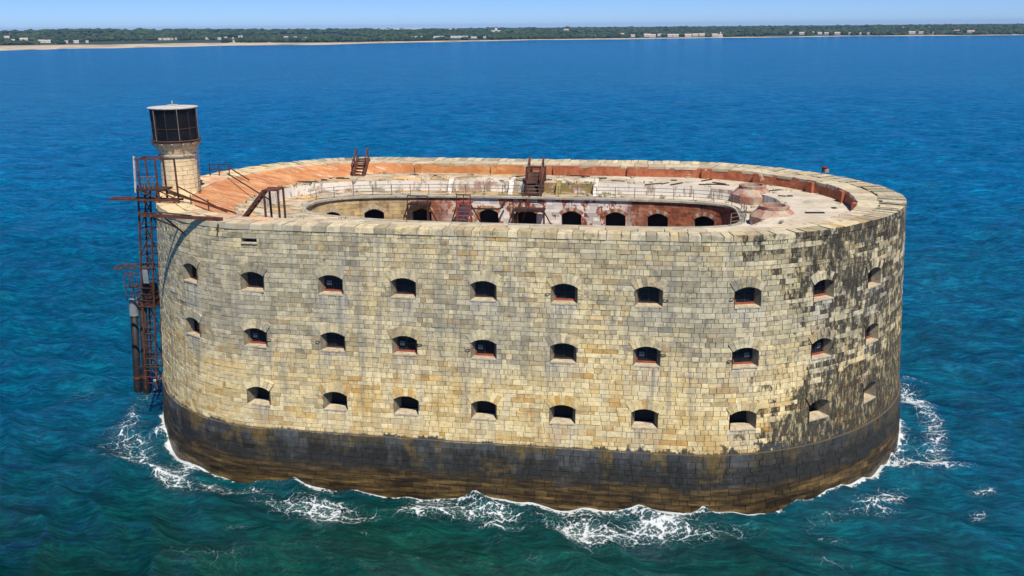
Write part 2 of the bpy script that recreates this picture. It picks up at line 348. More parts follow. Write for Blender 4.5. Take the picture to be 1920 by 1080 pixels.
# openings: (x, y) of each opening on the face, three rows
WROW = (16.64, 12.118, 7.267)
WX = [[(-22.96, -16.86), (-16.78, -18.63), (-10.43, -18.76), (-4.52, -18.82), (1.54, -18.84), (7.63, -18.8), (13.85, -18.7), (20.92, -17.96), (26.64, -15.2), (31.3, -11.3)]]
UW = []
for (x, y) in WX[0]:
    q = PP + PN * BAT * 4.5; i = np.argmin(np.hypot(q[:, 0] - x, q[:, 1] - y)); u = PU[i] - PU0
    if u > PT / 2: u -= PT
    if u < -PT / 2: u += PT
    UW.append(u)
HA, SILL, CROWN, RISE = 0.98, -0.72, 0.78, 0.30
OPEN = []      # (u, z, row)
for r, zr in enumerate(WROW):
    for k, u in enumerate(UW):
        if k == 0 and r == 2: continue
        OPEN.append((u, zr, r))
SLOT = (UW[1] - 0.05, 19.86)

# course boundaries that meet every sill and crown
keys = [-1.6, 0.0, PLINTH_Z]
for zr in WROW: keys += [zr + SILL, zr + CROWN]
keys += [SLOT[1] - .16, SLOT[1] + .16, 20.74]; keys = sorted(keys)
CZ = [keys[0]]
for a, b in zip(keys[:-1], keys[1:]):
    hgt = 0.44 if b <= PLINTH_Z + .01 else 0.385
    m = max(1, round((b - a) / hgt)); hs = np.array([random.uniform(.74, 1.26) for _ in range(m)]); hs = hs / hs.sum() * (b - a)
    CZ += list(a + np.cumsum(hs))
rects = [(u - HA, u + HA, z + SILL, z + CROWN) for u, z, r in OPEN] + [(SLOT[0] - .62, SLOT[0] + .62, SLOT[1] - .16, SLOT[1] + .16)]

# mortar core, pierced by the openings
core = MB()
ub = set(np.round(np.arange(-PT / 2, PT / 2 - .3, 0.7), 4))
zb = sorted(set(keys) | {H - .1})
edges = sorted({round(e, 4) for r in rects for e in r[:2]})
ub = sorted([u for u in ub if all(abs(u - e) > .06 for e in edges)] + edges); ub.append(ub[0] + PT)
for z0, z1 in zip(zb[:-1], zb[1:]):
    for u0, u1 in zip(ub[:-1], ub[1:]):
        um, zm = (u0 + u1) / 2, (z0 + z1) / 2
        if any(r[0] < um < r[1] and r[2] < zm < r[3] for r in rects): continue
        e = 1e-4 if abs(z1 - PLINTH_Z) < 1e-3 else 0
        core.quad(wall(u0, z0, -.04), wall(u1, z0, -.04), wall(u1, z1 - e, -.04), wall(u0, z1 - e, -.04))
for u0, u1 in zip(ub[:-1], ub[1:]):     # ledge on top of the plinth
    z = PLINTH_Z - 1e-4
    core.quad(wall(u0, z, -.04), wall(u1, z, -.04), wall(u1, z, -.04 - PLINTH - .02), wall(u0, z, -.04 - PLINTH - .02))
outer = core.build('outer_wall', M['mortar'], fort)

# ashlar blocks
blk = []
for z0, z1 in zip(CZ[:-1], CZ[1:]):
    u = -PT / 2 + random.uniform(0, .6); end = u + PT; row = []
    L0 = (0.9 if z0 < PLINTH_Z else 0.66) * random.uniform(.85, 1.2)
    while u < end - .25:
        ln = L0 * random.choice((.5, .62, .8, .95, 1.0, 1.1, 1.35, 1.7)) * random.uniform(.92, 1.08)
        if end - (u + ln) < .35: ln = end - u
        row.append((u, u + ln)); u += ln
    zm = (z0 + z1) / 2
    cuts = [r for r in rects if r[2] < zm < r[3]]
    for a, b in row:
        segs = [(a, b)]
        for r in cuts:
            ns = []
            for s0, s1 in segs:
                if s1 <= r[0] or s0 >= r[1]: ns.append((s0, s1)); continue
                if s0 < r[0]: ns.append((s0, r[0]))
                if s1 > r[1]: ns.append((r[1], s1))
            segs = ns
        for s0, s1 in segs:
            if s1 - s0 > .10: blk.append((s0, s1, z0, z1))
blk = np.array(blk); NB = len(blk); brnd = RNG.random(NB).astype(np.float32)
# some neighbouring blocks share a tone so the wall is not confetti
for i in range(1, NB):
    if RNG.random() < .35: brnd[i] = brnd[i - 1] + RNG.normal() * .004
brnd = np.clip(brnd, 0, 1)
J = np.full(NB, .0095); INS = .013
boff = RNG.normal(0, .010, NB).clip(-.02, .035)
bt = RNG.normal(0, .006, (NB, 4))
def block_geo(sel):
    u0, u1, z0, z1 = blk[sel].T; j = J[sel]; n = len(u0); V = np.empty((n, 8, 3))
    jz = np.minimum(j, (z1 - z0) * .2); zt = z1 - jz
    # rings: back (deep in the joint) and front (slightly smaller)
    for k, (uu, zz) in enumerate(((u0 + j, z0 + jz), (u1 - j, z0 + jz), (u1 - j, zt), (u0 + j, zt))):
        V[:, k] = wall(uu, zz, np.full(n, -.055))
    i = INS
    for k, (uu, zz) in enumerate(((u0 + j + i, z0 + jz + i), (u1 - j - i, z0 + jz + i), (u1 - j - i, zt - i), (u0 + j + i, zt - i))):
        V[:, 4 + k] = wall(uu, zz, boff[sel] + bt[sel, k])
    return V
BF = np.array([(4, 5, 6, 7), (0, 1, 5, 4), (1, 2, 6, 5), (2, 3, 7, 6), (3, 0, 4, 7)])
def raw_mesh(name, V, F, rnd, m, parent, run=None):
    me = bpy.data.meshes.new(name); nv, nf = len(V), len(F)
    me.vertices.add(nv); me.vertices.foreach_set('co', np.ascontiguousarray(V, np.float32).ravel())
    k = F.shape[1]; me.loops.add(nf * k); me.loops.foreach_set('vertex_index', np.ascontiguousarray(F, np.int32).ravel())
    me.polygons.add(nf); me.polygons.foreach_set('loop_start', np.arange(nf, dtype=np.int32) * k)
    me.update(calc_edges=True)
    if rnd is not None:
        at = me.attributes.new('rnd', 'FLOAT', 'FACE'); at.data.foreach_set('value', np.ascontiguousarray(rnd, np.float32))
    if run is not None:
        at = me.attributes.new('run', 'FLOAT', 'FACE'); at.data.foreach_set('value', np.ascontiguousarray(run, np.float32))
    me.materials.append(m); me.validate()
    me.polygons.foreach_set('use_smooth', np.zeros(nf, bool))
    o = bpy.data.objects.new(name, me); COL.objects.link(o)
    if parent is not None: o.parent = parent
    return o
brun = np.zeros(NB); bm_, bz_ = (blk[:, 0] + blk[:, 1]) / 2, (blk[:, 2] + blk[:, 3]) / 2
for (u, z, r) in OPEN:
    below = z + SILL - bz_; side = np.abs(bm_ - u); ln = random.uniform(1.6, 3.6)
    brun = np.maximum(brun, (below > 0) * np.clip(1 - below / ln, 0, 1) * smooth(1.5 - side, 0, .7) * random.uniform(.5, 1))
# the 300 blocks that show largest from the sea side are single pieces
cen = wall((blk[:, 0] + blk[:, 1]) / 2, (blk[:, 2] + blk[:, 3]) / 2, 0.0)
nn_ = np.array([nrm(u) for u in (blk[:, 0] + blk[:, 1]) / 2]); dv = CAM - cen; dist = np.linalg.norm(dv, axis=1)
face = (dv[:, 0] * nn_[:, 0] + dv[:, 1] * nn_[:, 1]) / dist
score = (blk[:, 1] - blk[:, 0]) * (blk[:, 3] - blk[:, 2]) * np.clip(face, 0, 1) / dist ** 2 * (blk[:, 2] > 0.1)
order = np.argsort(-score); big = order[:300]; rest = order[300:]
for i in big:
    V = block_geo(np.array([i]))[0]
    o = raw_mesh('stone_block', V, BF, np.full(5, brnd[i]), M['stone'], outer, np.full(5, brun[i]))
V = block_geo(rest); n = len(rest)
F = (BF[None] + (np.arange(n) * 8)[:, None, None]).reshape(-1, 4)
o = raw_mesh('stone_courses', V.reshape(-1, 3), F, np.repeat(brnd[rest], 5), M['stone'], outer, np.repeat(brun[rest], 5)); tag(o, kind='stuff')

# embrasures
AR = (HA * HA + RISE * RISE) / (2 * RISE)
def arch_pts(a, rise, n=8):
    R = (a * a + rise * rise) / (2 * rise); t = math.asin(min(1, a / R))
    return [(-R * math.sin(-t + 2 * t * i / n) * -1, R * math.cos(-t + 2 * t * i / n) - R) for i in range(n + 1)]
def opening_profile(a, zs, zc, rise, n=8):      # left bottom, up, arch to the right, down
    pr = [(-a, zs)] + [(x, zc + dz) for x, dz in arch_pts(a, rise, n)] + [(a, zs)]
    return pr
for (u, zr, row) in OPEN:
    nx, ny = nrm(u); tx, ty = -ny, nx
    c0 = wall(u, zr, 0.0)
    def P(s, z, dep, c0=c0, zr=zr):       # s along the face, dep into the wall
        o = BAT * (-(z)) ; return (c0[0] + tx * s + nx * (o - dep), c0[1] + ty * s + ny * (o - dep), zr + z)
    po = opening_profile(HA, SILL, CROWN, RISE); DEP = (.75, .7, .95)[row]
    pi = opening_profile(.72, SILL + (.05, .03, .10)[row], CROWN - .10, .2)
    rv = MB()
    for k in range(len(po) - 1):
        rv.quad(P(*po[k], -.02), P(*po[k + 1], -.02), P(*pi[k + 1], DEP), P(*pi[k], DEP), a=random.random())
    rv.quad(P(-.72, SILL, DEP + .45), P(.72, SILL, DEP + .45), P(.72, CROWN, DEP + .45), P(-.72, CROWN, DEP + .45))
    for k in range(len(pi) - 1):
        rv.quad(P(*pi[k], DEP), P(*pi[k + 1], DEP), P(*pi[k + 1], DEP + .46), P(*pi[k], DEP + .46))
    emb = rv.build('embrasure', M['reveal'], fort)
    s = MB()      # sloping sill slab
    zi = pi[0][1]
    s.hexa([P(-HA, SILL - .10, -.03), P(HA, SILL - .10, -.03), P(.74, zi - .14, DEP), P(-.74, zi - .14, DEP),
            P(-HA, SILL + .01, -.03), P(HA, SILL + .01, -.03), P(.74, zi + .012, DEP), P(-.74, zi + .012, DEP)])
    s.build('sill_stone', M['sill'], emb)
    if row < 2:
        fm = MB(); d = DEP - .06; t = .085
        for a, b in (((-.72, zi), (-.72, CROWN - .3)), ((.72, zi), (.72, CROWN - .3)), ((-.72, zi + .06), (.72, zi + .06)), ((-.72, CROWN - .32), (.72, CROWN - .32)), ((0, zi), (0, CROWN - .12)), ((-.72, .0), (.72, .0))):
            thin = a[0] == 0 or a[1] == 0.0
            fm.bar(P(a[0], a[1], d), P(b[0], b[1], d), .05 if thin else t + .03, .05 if thin else t)
        fm.build('window_frame', M['rustdark'], emb)  # dark coat stands for the frame's shade under the lintel
        fm = MB(); fm.bar(P(-.72, zi + .05, d - .06), P(.72, zi + .05, d - .06), .12, .16); fm.bar(P(-.70, zi, d - .05), P(-.70, zi + .35, d - .05), .10, .10)
        if random.random() < (.4 if row == 0 else .8): fm.build('lit_frame_foot', M['oxide'], emb)  # red bars paint the sunlit lower corner of the frame
        if random.random() < .45:
            hk = MB(); sd = random.choice((-1, 1)); zz = random.uniform(-.2, .35)
            hk.tube([P(sd * (HA + .05), zz, -.02), P(sd * (HA + .16), zz + .03, -.14), P(sd * (HA + .34), zz + .02, -.12), P(sd * (HA + .40), zz - .06, -.03)], .035, 5); hk.build('shutter_hook', M['rustdark'], emb)
        if random.random() < .3:
            pb = MB(); x_ = random.choice((-.36, .36)); pb.quad(P(x_ - .2, zi + .45, d + .02), P(x_ + .2, zi + .45, d + .02), P(x_ + .2, zi + .8, d + .02), P(x_ - .2, zi + .8, d + .02)); pb.build('patched_pane', M['concrete'], emb)
        mb = MB()
        for i0, i1 in ((-.70, -.01), (.01, .70)):
            mb.quad(P(i0, zi, d + .04), P(i1, zi, d + .04), P(i1, CROWN - .16, d + .04), P(i0, CROWN - .16, d + .04))
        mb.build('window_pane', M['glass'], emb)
    else:
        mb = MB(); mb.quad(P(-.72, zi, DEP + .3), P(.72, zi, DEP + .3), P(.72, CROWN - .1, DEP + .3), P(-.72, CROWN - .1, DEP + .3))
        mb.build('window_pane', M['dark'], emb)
    nv = 7; th = math.asin(HA / AR)
    vr = random.random()
    for k in range(nv):
        a0 = -th + 2 * th * k / nv + .006; a1 = -th + 2 * th * (k + 1) / nv - .006; ro = AR + random.uniform(.62, .82)
        cz = CROWN - AR
        q = [(math.sin(a0) * AR, cz + math.cos(a0) * AR), (math.sin(a1) * AR, cz + math.cos(a1) * AR),
             (math.sin(a1) * ro, cz + math.cos(a1) * ro), (math.sin(a0) * ro, cz + math.cos(a0) * ro)]
        pr = random.uniform(.022, .04); v = MB()
        v.hexa([P(*p, .12) for p in q] + [P(*p, -pr) for p in q], a=(vr + random.uniform(-.01, .01)) % 1 if random.random() < .6 else random.random())
        v.build('arch_stone', M['stone'], emb)
b = MB(); u, z = SLOT
for zz in (z - .16, z + .16): b.quad(wall(u - .62, zz, 0), wall(u + .62, zz, 0), wall(u + .5, zz, -.8), wall(u - .5, zz, -.8))
for s_ in (-.62, .62): b.quad(wall(u + s_, z - .16, 0), wall(u + s_, z + .16, 0), wall(u + s_ * .8, z + .16, -.8), wall(u + s_ * .8, z - .16, -.8))
b.quad(wall(u - .62, z - .16, -.8), wall(u + .62, z - .16, -.8), wall(u + .62, z + .16, -.8), wall(u - .62, z + .16, -.8))
sl_ = b.build('drain_slot', M['reveal'], fort)
b = MB(); b.hexa([wall(u - .66, z - .24, .10), wall(u + .66, z - .24, .10), wall(u + .66, z - .24, -.3), wall(u - .66, z - .24, -.3),
                  wall(u - .66, z - .15, .10), wall(u + .66, z - .15, .10), wall(u + .66, z - .13, -.3), wall(u - .66, z - .13, -.3)])
b.build('sill_stone', M['sill'], sl_)

# rim: two rows of coping stones
def rim_w(u):
    n_ = nrm(u); return 2.45 + 1.75 * float(smooth(n_[1], -.85, -.1)) * (1 - .35 * float(smooth(-n_[0], .3, .9)))
par = MB()
US = np.arange(-PT / 2, PT / 2 - .4, .8); US = np.r_[US, US[0] + PT]
for u0, u1 in zip(US[:-1], US[1:]):
    w0, w1 = rim_w(u0), rim_w(u1)
    par.quad(ring(u0, H - .16, 0.02), ring(u1, H - .16, 0.02), ring(u1, H - .16, w1 - .02), ring(u0, H - .16, w0 - .02))
parapet = par.build('parapet', M['mortar'], fort)
for rowk in (0, 1):
    u = -PT / 2; end = PT / 2
    while u < end - .1:
        ln = random.uniform(.6, 1.15) if rowk == 0 else random.uniform(1.4, 2.4)
        if end - (u + ln) < .7: ln = end - u
        a, b_ = u + .012, u + ln - .012; wa, wb = rim_w(a), rim_w(b_); sp = .52 + random.uniform(-.05, .05)
        if rowk == 0: ia, ib, oa, ob = wa * sp, wb * sp, -.05 + random.uniform(-.015, .02), 0; zb_ = 20.74; ob = oa
        else: ia, ib, oa, ob = wa + random.uniform(-.08, .05), wb + random.uniform(-.08, .05), wa * .53, wb * .53; zb_ = H - .30
        zt = H + random.uniform(-.05, .03); tl = random.uniform(-.03, .03)
        e = .02
        v = MB(); rr = random.random()
        bo = ob + .0 if rowk else ob
        lowo = oa - (BAT * (H - zb_) if rowk == 0 else 0)
        c8 = [ring(a, zb_, lowo), ring(b_, zb_, lowo), ring(b_, zb_, ib), ring(a, zb_, ia),
              ring(a + e, zt + tl, oa + e), ring(b_ - e, zt - tl, ob + e), ring(b_ - e, zt - tl, ib - e), ring(a + e, zt + tl, ia - e)]
        v.hexa(c8, a=rr); v.build('coping_stone', M['coping2' if rowk else ('coping' if ring(u, 0, 0)[0] < -13 and ring(u, 0, 0)[1] < 8 else 'stone')], parapet)
        u += ln

# terrace, courtyard
ZP, ZW, ZF = 20.05, 19.05, 9.0
def ramp_w(x): return float(np.interp(x, [-30, -22, -15, -12], [4.6, 2.6, .5, .10]))
def sup(th, cx, a, b, pl, pr):
    c, s = np.cos(th), np.sin(th); p = np.where(c > 0, pr, pl); r = (np.abs(c / a) ** p + np.abs(s / b) ** p) ** (-1 / p)
    return np.stack([cx + r * c, r * s], -1)
CX = 1.2
def plat_edge(th): return sup(th, CX, 24.2, 9.25, 3.2, 3.0)
def court_edge(th): return sup(th, CX, 20.6, 6.4, 2.7, 4.4)
def zpl(x, y): return ZP - (ZP - ZW - .012) * smooth(-np.asarray(y), 4.0, 8.5) * smooth(24.5 - np.abs(np.asarray(x) - 1.5), 0, 5)
TH = np.linspace(-np.pi, np.pi, 361)
A_ = np.array([ring(u, H - .12, rim_w(u) - .03) for u in np.linspace(-PT / 2, PT / 2, 361)])
face_, rampm, plat = MB(), MB(), MB()
us = np.linspace(-PT / 2, PT / 2, 361)
Bp = np.array([ring(u, ZP, rim_w(u) - .03 + ramp_w(ring(u, 0, 3)[0])) for u in us]); Bp[:, 2] = zpl(Bp[:, 0], Bp[:, 1])
thB = np.arctan2(Bp[:, 1], Bp[:, 0] - CX); Ed = plat_edge(thB)
for i in range(360):
    tgt = rampm if Bp[i, 0] < -13.5 else face_
    tgt.quad(A_[i], A_[i + 1], Bp[i + 1], Bp[i])
    d0 = np.linalg.norm(Bp[i, :2] - Ed[i])
    plat.quad(Bp[i], Bp[i + 1], (*Ed[i + 1], float(zpl(*Ed[i + 1]))), (*Ed[i], float(zpl(*Ed[i]))))
face_.build('parapet_inner_face', M['brick'], fort); rampm.build('brick_ramp', M['ramp'], fort)
plat.build('gun_platform', M['terrace'], fort)
stepm, walk, floor_ = MB(), MB(), MB()
Cd = court_edge(TH); Ed2 = plat_edge(TH)
for i in range(360):
    stepm.quad((*Ed2[i], float(zpl(*Ed2[i]))), (*Ed2[i + 1], float(zpl(*Ed2[i + 1]))), (*Ed2[i + 1], ZW), (*Ed2[i], ZW))
    walk.quad((*Ed2[i], ZW), (*Ed2[i + 1], ZW), (*Cd[i + 1], ZW), (*Cd[i], ZW))
stepm.build('platform_step', M['step'], fort); walk.build('walkway', M['terrace'], fort)
n0 = len(floor_.v); floor_.v = [(*c, ZF) for c in Cd[:-1]]; floor_.f = [tuple(range(360))]; floor_.a = [.5]
floor_.build('courtyard_floor', M['terrace'], fort)
# courtyard wall with arched openings
seg = np.r_[0, np.cumsum(np.hypot(*np.diff(Cd, axis=0).T))]; CT = seg[-1]
def cw(v, z, off=0.0):
    x = np.interp(v, seg, Cd[:, 0]); y = np.interp(v, seg, Cd[:, 1])
    d = np.array([np.interp(v + .2, seg, Cd[:, 0]) - np.interp(v - .2, seg, Cd[:, 0]), np.interp(v + .2, seg, Cd[:, 1]) - np.interp(v - .2, seg, Cd[:, 1])]); d /= np.linalg.norm(d)
    return (x + d[1] * off, y - d[0] * off, z)      # off > 0: into the masonry
ACH = [(-18.16, 3.04), (-14.26, 5.11), (-9.73, 5.97), (-2.69, 6.38), (1.3, 6.4), (5.78, 6.4), (10.17, 6.37), (14.29, 6.2), (18.76, 5.49)]
AV = [seg[np.argmin(np.hypot(Cd[:, 0] - x, Cd[:, 1] - y))] for x, y in ACH]
AW, AZ0, AZC = 1.0, 15.2, 17.72
vs = sorted({round(e, 3) for v in AV for e in (v - AW, v + AW)}); allv = sorted([v for v in np.arange(0, CT, .6) if all(abs(v - e) > .1 for e in vs)] + vs + [CT])
cwm = MB()
for v0, v1 in zip(allv[:-1], allv[1:]):
    for z0, z1 in ((ZF, AZ0), (AZ0, AZC), (AZC, ZW)):
        if z0 == AZ0 and any(abs((v0 + v1) / 2 - v) < AW for v in AV): continue
        cwm.quad(cw(v0, z0), cw(v1, z0), cw(v1, z1), cw(v0, z1))
court = cwm.build('courtyard_wall', M['paint'], fort)
cb = MB(); z = 14.0
while z < ZW - .2:
    zh = min(random.uniform(.34, .5), ZW - .17 - z); v = seg[160]*0 + 3.0 + random.uniform(0, .6)
    while v < CT - 3:
        ln = random.uniform(.5, 1.2); a0, a1 = v, v + ln; v += ln
        if not (np.interp((a0 + a1) / 2, seg, Cd[:, 1]) > -3.5): continue
        if z + zh > AZ0 and z < AZC + .05 and any(a1 > q - AW - .02 and a0 < q + AW + .02 for q in AV): continue
        j = .012; pj = -random.uniform(.012, .03)
        q8 = [cw(a0 + j, z + j, .03), cw(a1 - j, z + j, .03), cw(a1 - j, z + zh - j, .03), cw(a0 + j, z + zh - j, .03), cw(a0 + j, z + j, pj), cw(a1 - j, z + j, pj), cw(a1 - j, z + zh - j, pj), cw(a0 + j, z + zh - j, pj)]
        cb.hexa(q8, a=random.random())
    z += zh
tag(cb.build('stone_courses', M['paint'], court), kind='stuff')
for k, v in enumerate(AV):
    pr = opening_profile(AW, AZ0, AZC, .42, 8); m = MB(); D = .8
    for i in range(len(pr) - 1):
        m.quad(cw(v + pr[i][0], pr[i][1], -.0), cw(v + pr[i + 1][0], pr[i + 1][1], -.0), cw(v + pr[i + 1][0], pr[i + 1][1], D), cw(v + pr[i][0], pr[i][1], D))
    op = m.build('arched_opening', M['lead'], court)
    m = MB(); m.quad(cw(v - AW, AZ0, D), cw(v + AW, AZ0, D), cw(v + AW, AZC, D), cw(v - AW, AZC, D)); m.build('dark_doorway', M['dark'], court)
    # arch surround in stones
    a, h = AW, .42; R = (a * a + h * h) / (2 * h); th = math.asin(a / R); cz = AZC - R
    for j in range(7):
        a0 = -th + 2 * th * j / 7 + .01; a1 = -th + 2 * th * (j + 1) / 7 - .01; ro = R + .38; q = []
        for rr, aa in ((R, a0), (R, a1), (ro, a1), (ro, a0)): q.append((v + math.sin(aa) * rr, cz + math.cos(aa) * rr))
        m = MB(); m.hexa([cw(x, z, .1) for x, z in q] + [cw(x, z, -.04) for x, z in q], a=random.random())
        m.build('arch_stone', M['sill'] if k < 2 else (M['lead'] if j % 2 else M['brick']), court)
    for sd in (-1, 1):       # spandrel behind the surround
        m = MB(); x0 = v + sd * AW; m.quad(cw(v + sd * .05, AZC + .0, .06), cw(x0, AZC, .06), cw(x0, AZC - .42, .06)); m.build('spandrel', M['brick'], court)
corn = MB()
for i in range(360):
    v0, v1 = seg[i], seg[i + 1]
    corn.hexa([cw(v0, ZW - .16, -.22), cw(v1, ZW - .16, -.22), cw(v1, ZW - .16, .02), cw(v0, ZW - .16, .02),
               cw(v0, ZW + .02, -.22), cw(v1, ZW + .02, -.22), cw(v1, ZW + .02, .35), cw(v0, ZW + .02, .35)])
corn.build('cornice', M['lead'], fort)
# buttress ribs on the step face and raised lights on the platform
for x in (-7.0, -.6, 4.3, 8.1):
    m = MB(); m.hexa([(x - .22, 7.6, ZW), (x + .22, 7.6, ZW), (x + .22, 9.6, ZW), (x - .22, 9.6, ZW), (x - .22, 8.9, ZP + .25), (x + .22, 8.9, ZP + .25), (x + .22, 10.6, ZP + .3), (x - .22, 10.6, ZP + .3)])
    m.build('buttress', M['step'], fort)
for (x0, x1, y0, y1, h_) in ((-7.8, -.9, 9.5, 11.2, .32), (3.4, 7.9, 9.6, 11.2, .36), (-13.5, -9.5, 9.6, 11.0, .3)):
    m = MB(); m.hexa([(x0, y0, ZP), (x1, y0, ZP), (x1, y1, ZP), (x0, y1, ZP), (x0 + .1, y0 + .3, ZP + h_), (x1 - .1, y0 + .3, ZP + h_), (x1 - .1, y1 - .5, ZP + h_), (x0 + .1, y1 - .5, ZP + h_)])
    m.build('raised_kerb', M['terrace'], fort)
for (x, y, r) in ((28.0, 1.5, .55), (11.5, 11.5, .5), (17.5, 11.0, .45)):    # drain lids in the platform
    m = MB(); m.lathe([(0.001, .06), (r, .05), (r + .05, 0)], (x, y, ZP), 14); m.build('drain_lid', M['lead'], fort)
for (x, y, l, a_) in ((27.6, -3.5, 1.6, .12), (29.6, -1.2, .4, .5), (26.6, 4.2, .5, .2), (22.6, 1.0, 1.5, .05), (16, 12, .6, 0)):
    m = MB(); m.box((x, y, (ZP if x > 24.5 or y > 9 else ZW) + .03), (l, .35, .1), a_); m.build('drain_cover', M['dark'], fort)
# brick piers against the parapet, rubble and weeds on the terrace
for u in np.linspace(PT * .18, PT * .62, 11):
    u += random.uniform(-1, 1); q = ring(u, 0, rim_w(u) + .12); nn2 = nrm(u)
    if q[0] < -13: continue
    m = MB(); m.box((q[0], q[1], (ZP + H - .1) / 2), (random.uniform(.5, .9), .45, H - .12 - ZP), math.atan2(nn2[1], nn2[0]) - math.pi / 2); m.build('pier', M['brick'], fort)
rub, wee = MB(), MB()
for k in range(420):
    t = random.uniform(-math.pi, math.pi); f = random.random() ** .5
    if random.random() < .6:
        e0 = plat_edge(np.array([t]))[0]; i_ = int((t + math.pi) / (2 * math.pi) * 360); bq = Bp[np.argmin(np.abs(thB - t))]; pp = e0 + (bq[:2] - e0) * random.choice((random.random(), random.random() ** 3, 1 - random.random() ** 3)); z = float(zpl(*pp))
    else:
        e0 = court_edge(np.array([t]))[0]; e1 = plat_edge(np.array([t]))[0]; pp = e0 + (e1 - e0) * (1 - random.random() ** 2 * .9); z = ZW
    if random.random() < .5:
        d = random.uniform(.06, .28); rub.box((pp[0], pp[1], z + d * .3), (d * random.uniform(.8, 2.6), d, d * .7), random.uniform(0, 3), random.random())
    else:
        for g_ in range(5):
            a = random.uniform(0, 6.28); r0 = random.uniform(.05, .3); x0, y0 = pp[0] + random.gauss(0, .18), pp[1] + random.gauss(0, .18); h0 = random.uniform(.08, .3)
            wee.quad((x0 - .05, y0, z), (x0 + .05, y0, z), (x0 + r0 * math.cos(a), y0 + r0 * math.sin(a), z + h0))
scr = MB()
for k in range(34):
    t = random.uniform(.1, 3.0); e0 = plat_edge(np.array([t]))[0]; bq = Bp[np.argmin(np.abs(thB - t))]; pp = e0 + (bq[:2] - e0) * random.uniform(.1, .9); a = random.gauss(0, .5); l = random.uniform(.6, 2.6)
    scr.box((pp[0], pp[1], ZP + .06), (l, random.uniform(.06, .22), .08), a, random.random())
tag(scr.build('scrap_metal', M['rustdark'], fort), kind='stuff')
tag(rub.build('rubble', M['lead'], fort), kind='stuff')
tag(wee.build('weeds', mat_simple('dry_weeds', (.10, .10, .03), (.24, .20, .08), 1.0, .9), fort), kind='stuff')
# two brick smoke hatches at the east end
for (x, y, s_) in ((23.4, 6.6, 1.0), (24.2, -3.6, 1.0)):
    m = MB(); m.lathe([(2.05 * s_, 0), (2.05 * s_, .75), (1.2 * s_, 1.45)], (x, y, ZW), 10, t0=.3, t1=.3 + 2 * math.pi)
    hz = m.build('smoke_hatch', M['hatch'], fort)
    m = MB(); m.lathe([(1.28 * s_, 1.40), (1.30 * s_, 1.62), (.95 * s_, 1.66), (.9 * s_, 1.2)], (x, y, ZW), 18); m.build('hatch_rim', M['hatch'], hz)
    m = MB(); m.lathe([(.92 * s_, 1.25), (0.001, 1.24)], (x, y, ZW), 18); m.build('hatch_mouth', M['dark'], hz)

# ------------------------------------------------------------------ lookout tower
TX, TY, TZ = -29.6, -5.0, 21.12
tow = thing('lookout_tower', 'round cream stone lookout tower with black glazed lantern and white roof', 'tower', (TX, TY, TZ)); K = Kit(tow)
tc = (TX, TY, TZ)
m = MB(); m.lathe([(1.70, 0), (1.50, 3.3), (1.52, 3.5), (1.93, 4.6), (1.97, 4.72), (0.01, 4.72)], tc, 32); shaft = K.part(m, 'shaft', M['mortar'])
def rad(z): return float(np.interp(z, [0, 3.3, 3.5, 4.6], [1.74, 1.55, 1.57, 1.96]))
zs_ = list(np.linspace(0, 3.3, 9)) + [3.5, 3.9, 4.25, 4.6]
for ci, (z0, z1) in enumerate(zip(zs_[:-1], zs_[1:])):
    if abs(z0 - 3.3) < .01: continue
    nst = 10; ph = (ci % 2) * math.pi / nst + random.uniform(-.05, .05)
    for k in range(nst):
        a0 = ph + 2 * math.pi * k / nst + .008; a1 = ph + 2 * math.pi * (k + 1) / nst - .008; am = (a0 + a1) / 2; c = []
        pr = random.uniform(.0, .025)
        for zz in (z0 + .012, z1 - .012):
            for rr, aa in ((rad(zz) + pr, a0), (rad(zz) + pr, am), (rad(zz) + pr, a1)): c.append((TX + rr * math.cos(aa), TY + rr * math.sin(aa), TZ + zz))
        b = MB(); n = 0; b.v = c; b.f = [(0, 1, 4, 3), (1, 2, 5, 4)]; rr_ = random.random(); b.a = [rr_, rr_]
        o = b.build('tower_stone', M['towerstone']); o.parent = shaft
m = MB(); m.lathe([(1.52, 3.28), (1.70, 3.32), (1.72, 3.46), (1.54, 3.52)], tc, 28); K.part(m, 'string_course', M['lead'])
for k in range(14):      # corbels below the gallery
    t = 2 * math.pi * k / 14 + .1; m = MB(); c, s = math.cos(t), math.sin(t)
    m.bar((TX + 1.86 * c, TY + 1.86 * s, TZ + 4.22), (TX + 2.08 * c, TY + 2.08 * s, TZ + 4.58), .17, .22); K.part(m, 'corbel', M['sill'])
m = MB(); m.lathe([(0.01, 4.70), (2.14, 4.70), (2.16, 4.82), (0.01, 4.82)], tc, 28); K.part(m, 'gallery_floor', M['rustdark'])
NP = 12
